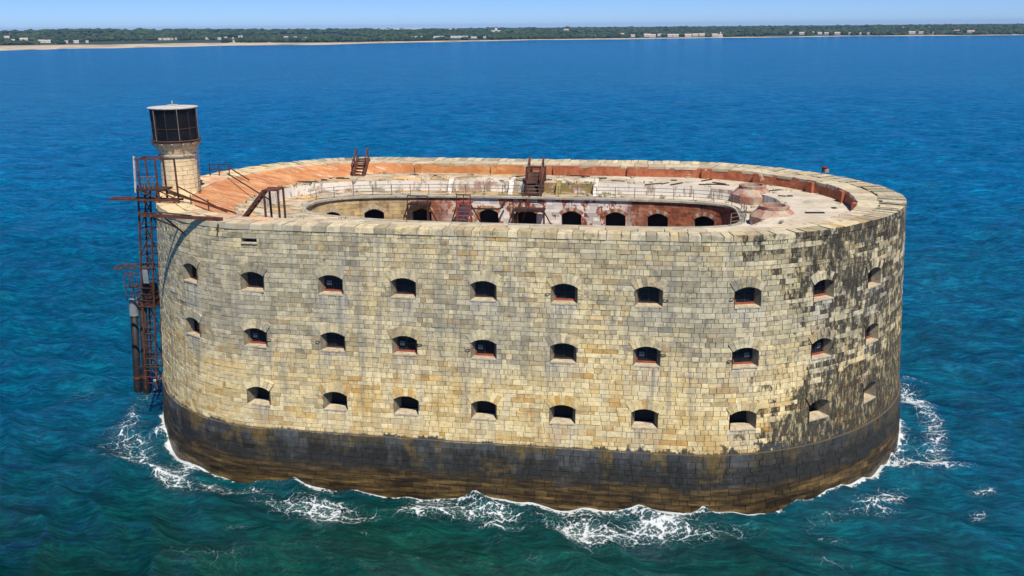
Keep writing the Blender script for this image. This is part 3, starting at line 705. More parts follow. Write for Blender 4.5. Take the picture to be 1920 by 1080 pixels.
for k in range(NP):
    a0, a1 = 2 * math.pi * k / NP + .13, 2 * math.pi * (k + 1) / NP + .13
    p0 = (TX + 1.95 * math.cos(a0), TY + 1.95 * math.sin(a0)); p1 = (TX + 1.95 * math.cos(a1), TY + 1.95 * math.sin(a1))
    for z0, z1 in ((4.82, 5.86), (5.86, 7.62)):
        m = MB(); m.quad((*p0, TZ + z0), (*p1, TZ + z0), (*p1, TZ + z1), (*p0, TZ + z1)); K.part(m, 'lantern_pane', M['lanternglass'])
    m = MB(); q0 = (TX + 1.98 * math.cos(a0), TY + 1.98 * math.sin(a0)); m.bar((*q0, TZ + 4.8), (*q0, TZ + 7.64), .05); K.part(m, 'mullion', M['rustdark'])
    q1 = (TX + 1.98 * math.cos(a1), TY + 1.98 * math.sin(a1)); m = MB(); m.bar((*q0, TZ + 5.86), (*q1, TZ + 5.86), .06); K.part(m, 'transom', M['rustdark'])
    if k % 2 == 0:
        r0, r1 = 2.12, 2.12; m = MB(); m.tube([(TX + r0 * math.cos(a0), TY + r0 * math.sin(a0), TZ + 4.5), (TX + r1 * math.cos(a0), TY + r1 * math.sin(a0), TZ + 7.66)], .035, 6); K.part(m, 'roof_post', M['rail'])
m = MB(); m.lathe([(0.01, 7.58), (2.17, 7.62), (2.2, 7.70), (1.2, 7.78), (0.01, 7.84)], tc, 40); rf = K.part(m, 'roof', M['white'])
m = MB(); m.lathe([(.55, 7.78), (.5, 7.9), (.01, 7.94)], tc, 12); m.tube([(TX, TY, TZ + 8.0), (TX, TY, TZ + 8.25)], .05, 6); K.part(m, 'finial', M['lead'])
m = MB(); m.tube([(TX + 2.2 * math.cos(t), TY + 2.2 * math.sin(t), TZ + 4.78) for t in np.linspace(0, 2 * math.pi, 37)], .05, 6, caps=False); K.part(m, 'gallery_ring', M['rust'])
for s_ in (0, 1):
    m = MB(); m.tube([(TX + 2.1, TY - .8 + s_ * .35, TZ + .0), (TX + 2.35, TY - .8 + s_ * .35, TZ + 4.7)], .03, 6); K.part(m, 'ladder_rail', M['rail'])
for k in range(12):
    z = .3 + k * .37; x = TX + 2.1 + .25 * z / 4.7; m = MB(); m.bar((x, TY - .8, TZ + z), (x, TY - .45, TZ + z), .03); K.part(m, 'ladder_rung', M['rail'])

# ------------------------------------------------------------------ boarding gantry hung on the west end
gan = thing('boarding_gantry', 'rusty lattice ladder tower hung down the fort wall beside the mooring piles', 'gantry', (-31.9, -9.3, 2.4)); K = Kit(gan)
def leg(i, j, z):       # lattice axis follows the batter of the wall
    t = (z - 3.0) / 18.2; return (-32.85 + 1.75 * t + i * 1.15, -9.85 + j * 1.05, z)
for i in (0, 1):
    for j in (0, 1):
        K.bars('leg', M['rust'], [(leg(i, j, 3.0 if j == 0 else 5.0), leg(i, j, 22.4))], .13)
for k, z in enumerate(np.arange(3.6, 21.6, .62)):
    K.bars('rung', M['rust'], [(leg(0, 0, z), leg(1, 0, z))], .06)
    if k % 4 == 0:
        K.bars('brace', M['rustdark'], [(leg(0, 0, z), leg(0, 1, z)), (leg(1, 0, z), leg(1, 1, z)), (leg(0, 1, z), leg(1, 1, z)), (leg(0, 0, z), leg(1, 0, min(z + 2.4, 21.8))), (leg(1, 1, z), leg(0, 1, min(z + 2.4, 21.8)))], .07)
# landing cage half way and brackets to the wall
m = MB(); m.box((-31.75, -9.3, 11.2), (1.5, 1.3, .12)); K.part(m, 'landing_deck', M['rustdark'])
for z in (11.8, 12.4, 13.0):
    K.bars('cage_bar', M['rustdark'], [((-32.6, -9.95, z), (-31.0, -9.95, z)), ((-32.6, -9.95, z), (-32.6, -8.7, z)), ((-31.0, -9.95, z), (-31.0, -8.7, z))], .09)
m = MB(); m.box((-31.7, -8.9, 12.2), (1.3, .5, 1.9)); K.part(m, 'winch_box', M['rustdark'])
m = MB(); m.box((-31.35, -9.9, 14.1), (.5, .10, 1.3)); K.part(m, 'cable_trunk', M['concrete'])
for y in (-9.9, -8.6):
    K.bars('outrigger', M['rust'], [((-34.4, y, 14.75), (-30.2, y, 14.95))], .14)
K.bars('outrigger_end', M['rust'], [((-34.4, -9.9, 14.75), (-34.4, -8.6, 14.75))], .12)
K.bars('wall_strut', M['rustdark'], [((-32.4, -9.3, 5.2), (-30.4, -9.3, 5.2)), ((-31.4, -9.3, 16.8), (-29.6, -9.3, 16.8)), ((-32.2, -9.3, 5.1), (-31.0, -10.6, 4.2)), ((-33.3, -9.9, 5.2), (-31.2, -9.9, 5.2))], .13)
# head frame on the rim
hd = thing('davit_frame', 'open rusty steel frame with platform on the rim beside the lookout tower', 'frame', (-28.5, -10.9, 21.2)); K = Kit(hd)
FY0, FY1 = -10.9, -9.6
for x in (-30.1, -28.45, -26.65):
    for y in (FY0, FY1):
        if x == -26.65 and y == FY1: continue
        K.bars('post', M['rust'], [((x, y, 21.2 if x > -29 else 22.2), (x, y, 24.95))], .12)
K.bars('post', M['white'], [((-30.6, FY0, 22.0), (-30.35, FY0, 25.15))], .13)
for y in (FY0, FY1): K.bars('top_rail', M['rust'], [((-30.4, y, 24.92), (-26.6 if y == FY0 else -28.4, y, 24.95))], .11)
K.bars('top_rail', M['rust'], [((-30.1, FY0, 24.9), (-30.1, FY1, 24.9)), ((-28.45, FY0, 24.9), (-28.45, FY1, 24.9))], .1)
m = MB(); m.box((-29.2, -10.25, 22.25), (2.6, 1.5, .16)); K.part(m, 'platform', M['rustdark'])
K.bars('guard_rail', M['rail'], [((-30.1, FY0, z), (-28.45, FY0, z)) for z in (22.9, 23.4)], .05)
K.bars('guard_post', M['rail'], [((x, FY0, 22.3), (x, FY0, 23.45)) for x in (-29.7, -29.3, -28.9)], .05)
K.bars('base_beam', M['rust'], [((-33.2, y, 21.36), (-26.6, y, 21.36)) for y in (-10.95, -10.25)], .17)
K.bars('base_tie', M['rust'], [((-33.15, -10.95, 21.36), (-33.15, -10.25, 21.36)), ((-31.2, -10.95, 21.36), (-31.2, -10.25, 21.36))], .12)
K.bars('diagonal', M['rust'], [((-28.45, FY0, 21.4), (-30.1, FY0, 22.2)), ((-28.45, FY0, 22.2), (-26.7, FY0, 21.4))], .09)
K.bars('gangway_rail', M['rust'], [((-28.4, -10.2, 22.3), (-21.0, -13.4, 21.0)), ((-28.4, -10.0, 22.05), (-20.8, -12.8, 20.9)), ((-28.4, -9.7, 21.8), (-20.6, -12.6, 20.75)), ((-26.6, -10.9, 22.6), (-22.4, -12.6, 21.3))], .09)
K.bars('gangway_post', M['rust'], [((-25.2, -11.5, 20.5), (-25.2, -11.5, 22.0)), ((-23.2, -12.3, 20.2), (-23.2, -12.3, 21.8))], .07)
# loose outrigger beam on the front rim
ob = thing('outrigger_beam', 'long rusty steel beam lying on the front rim and jutting past the curve', 'beam', (-19.6, -17.5, 21.2)); K = Kit(ob)
K.bars('girder', M['rust'], [((-26.6, -16.9, 21.34), (-19.3, -17.6, 21.34))], .24)
K.bars('bracket', M['rustdark'], [((-25.9, -16.95, 21.3), (-23.6, -15.4, 19.7)), ((-24.6, -17.05, 21.3), (-23.2, -16.0, 19.4)), ((-19.5, -17.6, 21.3), (-19.5, -18.25, 20.6))], .12)
m = MB(); m.tube([(-26.5, -16.95, 21.5), (-24.5, -17.1, 21.62), (-22.0, -17.35, 21.5)], .05, 6); K.part(m, 'pipe', M['rustdark'])

# mooring piles
for nm, lab, x0, x1, zt in (('mooring_pile', 'black steel mooring pile with grey concrete cap and small cage', -37.55, -36.62, 9.9), ('mooring_pile', 'black steel mooring pile without a cage, nearer the ladder tower', -36.75, -35.85, 9.5)):
    pl = thing(nm, lab, 'pile', (x0, -4.2, 0)); K = Kit(pl)
    t = lambda z: (x0 + (x1 - x0) * z / zt, -4.2 - (0 if zt > 9.7 else -.3), z)
    m = MB(); m.tube([t(-3), t(0), t(zt)], [.40, .38, .36], 16); K.part(m, 'shaft', M['pile'], True)
    m = MB(); m.tube([t(zt - 1.6 if zt > 9.7 else zt - .5), t(zt + .12)], .44, 16); K.part(m, 'cap', M['concrete'] if zt > 9.7 else M['rustdark'])
    m = MB(); m.tube([t(1.5), t(1.75)], .43, 16); K.part(m, 'collar', M['rust'])
    if zt > 9.7:
        c = t(zt); d = .42
        for i, j in ((-1, -1), (1, -1), (1, 1), (-1, 1)): K.bars('cage_post', M['rust'], [((c[0] + i * d, c[1] + j * d, zt), (c[0] + i * d, c[1] + j * d, zt + 2.7))], .07)
        for z in (zt + 1.4, zt + 2.7):
            K.bars('cage_ring', M['rust'], [((c[0] - d, c[1] - d, z), (c[0] + d, c[1] - d, z)), ((c[0] + d, c[1] - d, z), (c[0] + d, c[1] + d, z)), ((c[0] + d, c[1] + d, z), (c[0] - d, c[1] + d, z)), ((c[0] - d, c[1] + d, z), (c[0] - d, c[1] - d, z))], .07)
        m = MB(); m.bar((c[0], c[1], zt - .9), (c[0] + 1.1, c[1] + .3, zt - .9), .3); K.part(m, 'tie_beam', M['rustdark'])

# ------------------------------------------------------------------ rusty stairs on the terrace
def stair(label, foot, top, width, rail=1.0, deck=None, n=7, mat='rust', posts=True, wd=.14):
    foot, top = Vector(foot), Vector(top); th_ = thing('steel_stair', label, 'stair', tuple(foot)); K = Kit(th_)
    d = top - foot; hd_ = Vector((d.x, d.y, 0)).normalized(); sd = Vector((-hd_.y, hd_.x, 0)) * width / 2
    for s_ in (-1, 1):
        K.bars('stringer', M[mat], [(foot + sd * s_, top + sd * s_)], wd + .06)
        if rail:
            up = Vector((0, 0, rail)); K.bars('handrail', M[mat], [(foot + sd * s_ + up, top + sd * s_ + up)], wd * .75)
            K.bars('rail_post', M[mat], [(foot + d * f + sd * s_, foot + d * f + sd * s_ + up) for f in (0.02, .5, .98)], wd * .75)
    for k in range(n):
        p = foot + d * ((k + .5) / n); b = MB(); b.bar(p - sd, p + sd, .26, .07); K.part(b, 'tread', M[mat])
    if deck:
        e = top + hd_ * deck
        b = MB(); c = (top + e) / 2; b.box((c.x, c.y, c.z), (deck, width + .1, .12), math.atan2(hd_.y, hd_.x)); K.part(b, 'deck', M[mat])
        if posts:
            for s_ in (-1, 1):
                for q in (top, e): K.bars('post', M[mat], [((q + sd * s_)[:2] + (posts if posts is not True else foot.z,) if False else Vector(((q + sd * s_).x, (q + sd * s_).y, foot.z)), q + sd * s_ + Vector((0, 0, .05)))], wd)
    return K
stair('rusty steel stair on the front rim beside the fallen outrigger beam', (-19.6, -14.4, 20.1), (-17.0, -14.2, 23.15), 1.3, .0, 1.15, 8)
k_ = stair('short steep rusty stair climbing over the far parapet from brick slope', (-18.0, 11.2, 20.0), (-18.35, 14.2, 21.45), 1.25, 1.25, .5, 6, wd=.17)
K = stair('tall rusty stair head standing over courtyard edge between kerb stones', (1.75, 6.9, 19.1), (1.95, 9.3, 21.6), 1.45, 1.15, .8, 8, 'rust', wd=.18)
b = MB(); b.hexa([(1.05, 6.9, 19.1), (2.6, 6.9, 19.1), (2.7, 9.0, 19.1), (1.15, 9.0, 19.1), (1.05, 8.8, 21.2), (2.6, 8.8, 21.2), (2.7, 9.1, 21.2), (1.15, 9.1, 21.2)]); K.part(b, 'back_plate', M['rustdark'])
K.bars('mast', M['rust'], [((1.2, 6.7, 19.1), (1.25, 6.7, 22.0)), ((2.75, 6.7, 19.1), (2.6, 6.7, 22.0)), ((1.2, 6.7, 22.0), (2.65, 6.7, 22.0)), ((1.0, 6.6, 19.4), (.2, 5.6, 17.0)), ((1.6, 6.4, 19.2), (1.0, 5.4, 16.9))], .15)
# landings hung on the courtyard wall
def landing(label, x0, x1, z, y=6.0, low=15.0, red=False):
    t_ = thing('wall_landing', label, 'landing', ((x0 + x1) / 2, y, low)); K = Kit(t_); mt = M['oxide'] if red else M['rustdark']; yo = y - 1.6
    b = MB(); b.box(((x0 + x1) / 2, (y + yo) / 2, z), (x1 - x0, 1.6, .14)); K.part(b, 'deck', mt)
    K.bars('post', mt, [((x, yo, low), (x, yo, z + .05)) for x in (x0, x1)], .17)
    K.bars('rail_post', M['rustdark'], [((x, yo, z), (x, yo, z + .95)) for x in (x0, (x0 + x1) / 2, x1)], .07)
    K.bars('brace', M['rustdark'], [((x0, yo, z - .1), (x0 - 1.1, yo, low)), ((x1, yo, z - .1), (x1 - .2, y, low + .6)), ((x0, yo, z + .9), (x1, yo, z + .9)), ((x1, yo, z), (x1 + 1.1, yo, z - 2.0))], .11)
    return K
landing('dark rusty landing above an arch where bare stone meets flaking paint', -10.6, -8.5, 18.4)
K = landing('red oxide landing tower with ladder against the white painted courtyard wall', -5.5, -4.1, 18.6, red=True)
K.bars('rung', M['oxide'], [((-5.4, 4.4, z), (-4.2, 4.4, z)) for z in np.arange(15.4, 18.4, .4)], .08)
K.bars('walk_beam', M['rustdark'], [((-4.1, 4.5, 18.1), (-1.2, 5.2, 18.0)), ((-1.2, 5.2, 18.0), (-.6, 5.6, 19.0)), ((-5.5, 4.4, 17.4), (-6.7, 4.0, 15.6)), ((-6.7, 4.0, 15.6), (-6.7, 4.0, 15.0))], .14)
landing('wide rusty landing over the arch below the tall stair head', .2, 3.3, 18.0)

# rail frame behind the tower, bollard
rfm = thing('guard_frame', 'low dark pipe rail on the rim behind the lookout tower', 'railing', (-30.6, 4.2, 21.2)); K = Kit(rfm)
K.bars('post', M['rustdark'], [((x, 3.6, 21.15), (x, 3.6, 22.3)) for x in (-31.2, -30.2, -29.1)], .08)
K.bars('rail', M['rustdark'], [((-31.3, 3.6, z), (-29.0, 3.6, z)) for z in (21.75, 22.3)] + [((-29.1, 3.6, 22.0), (-26.5, 2.6, 20.9)), ((-28.6, 2.2, 21.6), (-20.5, -6.0, 20.6))], .09)
bo = thing('rusty_bollard', 'small rusty mooring bollard alone on the far rim', 'bollard', (31.0, 12.3, 21.17)); K = Kit(bo)
b = MB(); b.lathe([(.25, 0), (.22, .4), (.3, .45), (.28, .56), (.01, .6)], (31.0, 12.3, 21.15), 12); K.part(b, 'bollard_head', M['rust'])
b = MB(); b.box((31.2, 12.2, 21.3), (.4, .35, .3)); K.part(b, 'base_block', M['hatch'])

# courtyard railing
rl = thing('courtyard_railing', 'thin grey steel railing round the courtyard edge', 'railing', (CX, 6.6, ZW)); K = Kit(rl)
vv = np.arange(seg[np.argmin(np.abs(TH + 2.95))], seg[np.argmin(np.abs(TH - 3.13))], 1.0)
rpts = []
v0 = seg[np.argmin(np.abs(TH + .25))]; v1 = seg[np.argmin(np.abs(TH - math.pi + .02))]
gaps = [(x - 1.2, x + 1.2) for x in ()]
k = 0; v = v0
while v < v1:
    p = cw(v, ZW, .32); b = MB(); b.bar(p, (p[0], p[1], ZW + 1.12 + random.uniform(-.03, .03)), .06); K.part(b, 'post', M['rail']); v += 1.9
for z in (.4, .75, 1.1):
    b = MB(); b.tube([cw(v, ZW + z, .32) for v in np.arange(v0, v1, .7)], .028, 5); K.part(b, 'rail', M['rail'])

# ------------------------------------------------------------------ sea
def axis(fine, lo, hi, step, far_lo, far_hi, g, mid):
    a = list(np.arange(lo, hi + .01, step)); s = step; x = hi
    while x < far_hi: s *= g if x < mid else 1.09; x += s; a.append(x)
    s = step; x = lo; b = []
    while x > far_lo: s *= (g if x > -mid else 1.09) if mid == 300 else 1.06; x -= s; b.append(x)
    return np.array(b[::-1] + a)
gx = axis(0, -62, 62, .42, -14000, 14000, 1.016, 300); gy = axis(0, -52, 34, .42, -6000, 16000, 1.007, 480)
X, Y = np.meshgrid(gx, gy); dx = np.gradient(gx)[None, :]; dy = np.gradient(gy)[:, None]; sp = np.maximum(dx, dy) + 0 * X
Z = np.zeros_like(X); DX = np.zeros_like(X); DY = np.zeros_like(X); rs = np.random.default_rng(5)
for i in range(60):
    lam = 1.3 * (14 / 1.3) ** (i / 59.0); k = 2 * math.pi / lam; a = math.radians(245 + rs.normal(0, 30)); ph = rs.uniform(0, 6.28)
    amp = 0.029 * lam ** .45 * (1 if lam > 2.5 else .6) * rs.uniform(.6, 1.3); att = np.clip(lam / (2.6 * sp) - 1, 0, 1)
    if att.max() <= 0: continue
    q = k * (X * math.cos(a) + Y * math.sin(a)) + ph; s_, c_ = np.sin(q), np.cos(q)
    Z += amp * att * c_; DX -= amp * att * .8 * math.cos(a) * s_; DY -= amp * att * .8 * math.sin(a) * s_
# distance to the wall at the water line
wl = PP + PN * (BAT * H + PLINTH)
near = (np.abs(X) < 60) & (np.abs(Y) < 50)
dw = np.full(X.shape, 99.0); xi, yi = X[near], Y[near]; wls = wl[::4]; nls = PN[::4]
best = np.full(len(xi), 1e9); sgn = np.zeros(len(xi))
for (px, py), (nx_, ny_) in zip(wls, nls):
    d = (xi - px) ** 2 + (yi - py) ** 2; m_ = d < best; best[m_] = d[m_]; sgn[m_] = ((xi - px) * nx_ + (yi - py) * ny_)[m_]
dw[near] = np.sqrt(best) * np.sign(sgn)
foam = np.zeros_like(X)
def vnoise(x, y, s, seed):
    r = np.random.default_rng(seed); g = r.random((64, 64)); x = x / s; y = y / s; xi_ = np.floor(x).astype(int); yi_ = np.floor(y).astype(int); fx = x - xi_; fy = y - yi_
    fx = fx * fx * (3 - 2 * fx); fy = fy * fy * (3 - 2 * fy); G = lambda a, b: g[a % 64, b % 64]
    return (G(xi_, yi_) * (1 - fx) + G(xi_ + 1, yi_) * fx) * (1 - fy) + (G(xi_, yi_ + 1) * (1 - fx) + G(xi_ + 1, yi_ + 1) * fx) * fy
nz = vnoise(X, Y, 3.1, 1); nz2 = vnoise(X + 50, Y, 7.5, 2); nz3 = vnoise(X, Y + 20, 1.4, 3)
dd = np.clip(dw, 0, 99)
foam += np.exp(-dd / .32) * (.12 + .85 * nz)
foam += np.exp(-((dd - 2.2 - 1.8 * nz2) / 1.3) ** 2) * (.18 + .62 * nz) * .85
foam += np.exp(-dd / 7.0) * np.clip(nz2 * 1.6 - .4, 0, 1) * .58
foam += np.clip(vnoise(X, Y, 5.0, 9) * .7 + nz * .5 - .66, 0, 1) * 1.15 * np.exp(-np.clip(dd - 2, 0, 99) / 20)
FP = [(-10.9, -22.8, 2.4, .9, .1, .95), (-7.6, -23.9, 2.2, .8, .3, .7), (-2.7, -21.6, 1.7, .6, .3, .75), (.5, -22.5, 2.0, .6, -.1, .75), (3.2, -23.8, 1.8, .35, -.1, 1.0),
      (6.2, -21.9, 1.6, .5, .2, .55), (9.8, -22.1, 2.0, .5, -.1, .5), (15.2, -22.1, 1.9, .75, .15, 1.3), (17.6, -22.9, 2.0, 1.0, -.2, .85), (19.4, -20.0, 1.0, .45, .2, .9), (25.6, -17.2, .8, .5, .4, 1.1),
      (30.1, -14.6, .7, .5, .5, .8), (36.6, -9.3, 2.6, .65, .05, 1.45), (39.5, -9.6, 2.2, 1.2, .1, .6), (41.7, 9.5, 1.5, .5, -.3, .7), (39, 3, 1.0, 2.4, -.1, .6), (37.2, -2, .7, 2.8, -.1, .65), (39.6, -4, 1.0, 2.6, -.2, .6),
      (-29.6, -13.0, 1.1, 1.3, .6, 1.15), (-31.7, -14.5, 1.7, 1.0, .2, .65), (-34.3, -15.4, .7, 2.0, .2, .62), (-34, -12.1, 1.5, .7, .5, .6), (-31.3, -18.4, 2.2, .7, -.35, .6),
      (-25, -18.6, 1.6, .6, -.7, .8), (-20.8, -20.9, 2.2, .55, -.35, .85), (-17, -21.3, 1.8, .5, -.2, .8), (-16.3, -27.2, 1.2, .5, .2, .58), (-5.5, -26.2, 1.5, .8, .2, .42), (-2.2, -26.6, 1.5, .8, .2, .42),
      (27.2, -21.5, 2.0, 1.0, -.2, .5), (31.8, -17.8, 2.0, 1.1, .2, .55), (27, -24.9, 1.4, .5, -.2, .6), (40.8, -13.3, 1.2, .5, 0, .65), (38.9, -16.8, .8, .8, 0, .55)]
for (px, py, rx, ry, ro, st_) in FP:
    rx *= 1.35; ry *= 1.2
    c, s = math.cos(ro), math.sin(ro); a = (X - px) * c + (Y - py) * s; b = -(X - px) * s + (Y - py) * c
    e = np.exp(-((a / rx) ** 2 + (b / ry) ** 2)); foam = np.maximum(foam, e * st_ * (.6 + .55 * nz3)); Z += .16 * e * (st_ > .9)
foam *= (dw > -1.0)
Z += .22 * np.exp(-dd / 1.2) * (nz - .35) * (dw < 6)
V = np.stack([X + DX, Y + DY, Z], -1).reshape(-1, 3); ny_, nx_ = X.shape
ii = np.arange(ny_ * nx_).reshape(ny_, nx_); F = np.stack([ii[:-1, :-1], ii[:-1, 1:], ii[1:, 1:], ii[1:, :-1]], -1).reshape(-1, 4)
def mat_sea():
    n = N('sea_water'); p = n.pos(); x, y, z = n.xyz(p); fo = n.attr('foam')
    flat = n.scale(p, 1, 1, 0)
    # body colour: green near the fort, blue sky reflection painted in with distance
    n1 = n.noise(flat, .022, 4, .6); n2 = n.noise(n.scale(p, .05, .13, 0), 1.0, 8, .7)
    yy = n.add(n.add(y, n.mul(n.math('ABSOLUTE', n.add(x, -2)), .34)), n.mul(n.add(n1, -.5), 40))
    near_green = n.sstep(yy, 10, -26); teal = n.sstep(n.add(y, n.mul(n.add(n1, -.5), 80)), 150, -10)
    col = n.mix(teal, (.001, .106, .240), (.0003, .070, .130)); col = n.mix(near_green, col, (.0001, .038, .028))
    col = n.mix(1.0, col, n.ramp(n2, [(.32, (.70, .72, .74)), (.5, (1, 1, 1)), (.68, (1.34, 1.3, 1.24))]), 'MULTIPLY')
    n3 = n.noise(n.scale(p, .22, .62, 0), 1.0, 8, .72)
    col = n.mix(1.0, col, n.ramp(n3, [(.32, (.42, .47, .52)), (.5, (.95, .95, .95)), (.66, (1.8, 1.65, 1.5))]), 'MULTIPLY')  # ripple highlights and dark troughs painted into the colour, here and below
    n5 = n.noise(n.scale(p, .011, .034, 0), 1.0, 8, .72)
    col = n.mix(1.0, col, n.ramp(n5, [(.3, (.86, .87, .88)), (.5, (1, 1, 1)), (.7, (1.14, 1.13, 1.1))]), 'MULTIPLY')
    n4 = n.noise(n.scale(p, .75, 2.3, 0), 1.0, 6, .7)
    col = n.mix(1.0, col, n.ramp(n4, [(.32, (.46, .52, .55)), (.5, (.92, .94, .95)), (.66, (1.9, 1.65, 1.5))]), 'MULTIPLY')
    # lacy foam
    warp = n.noise(flat, 1.1, 3, .6, col=True)
    vm = n.new('ShaderNodeVectorMath'); vm.operation = 'MULTIPLY_ADD'; n.put(vm.inputs[0], warp); vm.inputs[1].default_value = (1.3, 1.3, 0); n.put(vm.inputs[2], flat)
    vo = n.new('ShaderNodeTexVoronoi'); vo.feature = 'DISTANCE_TO_EDGE'; vo.voronoi_dimensions = '2D'; n.put(vo.inputs['Vector'], n.scale(vm.outputs[0], .55, .95, 0)); vo.inputs['Scale'].default_value = 1.0
    vo2 = n.new('ShaderNodeTexVoronoi'); vo2.feature = 'DISTANCE_TO_EDGE'; vo2.voronoi_dimensions = '2D'; n.put(vo2.inputs['Vector'], vm.outputs[0]); vo2.inputs['Scale'].default_value = 2.3
    lace = n.math('MINIMUM', vo.outputs['Distance'], n.mul(vo2.outputs['Distance'], 1.5))
    fine = n.noise(flat, 3.5, 4, .7)
    thick = n.sstep(fo, .24, 1.3, 0, .21); thick = n.mul(thick, n.sstep(fine, .36, .6, .15, 1.3))
    f = n.sstep(n.math('SUBTRACT', thick, lace), -.015, .035)
    f = n.math('MAXIMUM', f, n.sstep(n.add(fo, n.mul(n.add(fine, -.5), 1.3)), 1.0, 1.3))
    f = n.mul(f, n.sstep(fo, .2, .4))
    dwa = n.attr('wall_gap'); lw = n.mul(n.sstep(n.noise(flat, .55, 5, .7), .40, .74, .05, .60), n.sstep(fine, .35, .6, .45, 1.25))
    f = n.math('MAXIMUM', f, n.mul(n.sstep(n.math('SUBTRACT', lw, dwa), -.06, .1), .95))
    f = n.math('MAXIMUM', f, n.mul(n.sstep(n.add(fo, n.mul(n.add(fine, -.5), .9)), .45, 1.3), .22))
    # aerated pale water round the foam
    col = n.mix(n.sstep(fo, .4, 1.3, 0, .25), col, (.03, .15, .13))
    col = n.mix(n.mul(f, .92), col, (.74, .79, .80))
    b1 = n.noise(n.scale(p, .45, 1.2, 0), 1.0, 6, .65); b2 = n.noise(n.scale(p, 1.3, 3.4, 0), 1.0, 6, .7); b3 = n.noise(n.scale(p, .10, .22, 0), 1.0, 4, .6)
    hgt = n.add(n.add(n.mul(b1, .75), n.mul(b2, .36)), n.mul(b3, .9)); n.bump(n.add(hgt, n.mul(f, .12)), 1.0, .55)
    # rough sea: wave slopes keep the mean grazing reflectance low
    bn = n.bn
    df = n.new('ShaderNodeBsdfDiffuse'); n.put(df.inputs['Color'], col); n.put(df.inputs['Normal'], bn)
    gl = n.new('ShaderNodeBsdfGlossy'); n.put(gl.inputs['Color'], (.55, .82, 1)); gl.inputs['Roughness'].default_value = .09; n.put(gl.inputs['Normal'], bn)
    fr = n.new('ShaderNodeFresnel'); fr.inputs['IOR'].default_value = 1.333; n.put(fr.inputs['Normal'], bn)
    fc = n.mul(n.math('MINIMUM', fr.outputs[0], .40), n.sstep(f, 0, 1, 1, .1))
    mx = n.new('ShaderNodeMixShader'); n.put(mx.inputs[0], fc); n.t.links.new(df.outputs[0], mx.inputs[1]); n.t.links.new(gl.outputs[0], mx.inputs[2])
    n.t.nodes.remove(n.b); n.t.links.new(mx.outputs[0], [q for q in n.t.nodes if q.type == 'OUTPUT_MATERIAL'][0].inputs[0])
    return n.m
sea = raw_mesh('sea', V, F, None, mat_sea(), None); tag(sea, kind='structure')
at = sea.data.attributes.new('foam', 'FLOAT', 'POINT'); at.data.foreach_set('value', foam.ravel().astype(np.float32))
at = sea.data.attributes.new('wall_gap', 'FLOAT', 'POINT'); at.data.foreach_set('value', np.clip(dw, -2, 20).ravel().astype(np.float32))
sea.data.polygons.foreach_set('use_smooth', np.ones(len(F), bool)); sea.data.update()

# ------------------------------------------------------------------ far coast
SH = np.array([(-2400, 1000), (-1248, 1515), (-1075, 1797), (-726, 1997), (-383, 2425), (88, 2633), (610, 2863), (1091, 2845), (2200, 2700), (3300, 2500)], float)
THS = np.arctan2(SH[:, 0], SH[:, 1]); RSH = np.hypot(SH[:, 0], SH[:, 1])
TYS = YAW + np.arctan((np.array([0, 200, 400, 640, 960, 1280, 1600, 1920]) - 960) / 1650); DYS = np.array([1.7, -.3, 1.5, 2.6, 2.6, 3.0, 3.0, 3.2])
def shore(t): return np.interp(t, THS, RSH)
def sandw(t): return np.interp(t, [-.75, -.62, -.5, -.38, -.25, 0, .3, .5], [500, 420, 330, 200, 110, 70, 60, 60])
def ground(t, rho):
    d = rho - shore(t); rr = shore(t) + 2000; zr = 35.5 - np.interp(t, TYS, DYS) * rr / 1650 - 7
    s = np.clip((d - sandw(t) - 80) / (1900 - sandw(t)), 0, 1); s = s * s * (3 - 2 * s)
    return np.clip(d / 60, -1, 1) * 1.2 + np.clip((d - 60) / 200, 0, 1) * 1.5 + np.maximum(zr - 2.7, 2) * s + 7 * np.clip((d - 1700) / 700, 0, 1)
tt = np.linspace(-1.15, .9, 420); dep = np.r_[np.linspace(-40, 200, 14), np.linspace(240, 2200, 46), np.linspace(2400, 6500, 12)]
T2, D2 = np.meshgrid(tt, dep); wob = 30 * np.sin(T2 * 37) + 18 * np.sin(T2 * 91 + 1)
rho = shore(T2) + D2 + wob * np.clip(1 - D2 / 900, 0, 1); Zg = ground(T2, shore(T2) + D2)
hum = vnoise(T2 * 2600, rho, 210, 21); Zg += np.clip((D2 - 600) / 700, 0, 1) * (hum - .5) * 6
V = np.stack([rho * np.sin(T2), rho * np.cos(T2), Zg], -1).reshape(-1, 3); ny_, nx_ = T2.shape
ii = np.arange(ny_ * nx_).reshape(ny_, nx_); F = np.stack([ii[:-1, :-1], ii[:-1, 1:], ii[1:, 1:], ii[1:, :-1]], -1).reshape(-1, 4)
n = N('coastal_land'); p = n.pos(); sa = n.attr('sand')
g = n.mix(n.noise(p, .02, 5, .7), (.018, .035, .02), (.05, .075, .035)); sd = n.mix(n.noise(n.scale(p, .004, .02, 1), 1.0, 5, .6), (.42, .33, .22), (.62, .52, .38))
sd = n.mix(n.sstep(n.noise(n.scale(p, .003, .012, 1), 1.7, 5, .6), .54, .6), sd, (.16, .15, .08))
n.bump(n.noise(p, .06, 4), .8, 4.0)
land = raw_mesh('coast_land', V, F, None, n.out(n.mix(sa, g, sd), .95, .2), None); tag(land, kind='structure')
sand = smooth(sandw(T2) + 90 * (vnoise(T2 * 2600, rho, 120, 4) - .5) - D2, -25, 25) + smooth(vnoise(T2 * 2600 + 999, rho * .6, 160, 8), .70, .76) * (T2 < -.3) * (D2 < 900) * .75
at = land.data.attributes.new('sand', 'FLOAT', 'POINT'); at.data.foreach_set('value', np.clip(sand, 0, 1).ravel().astype(np.float32))
land.data.polygons.foreach_set('use_smooth', np.ones(len(F), bool))

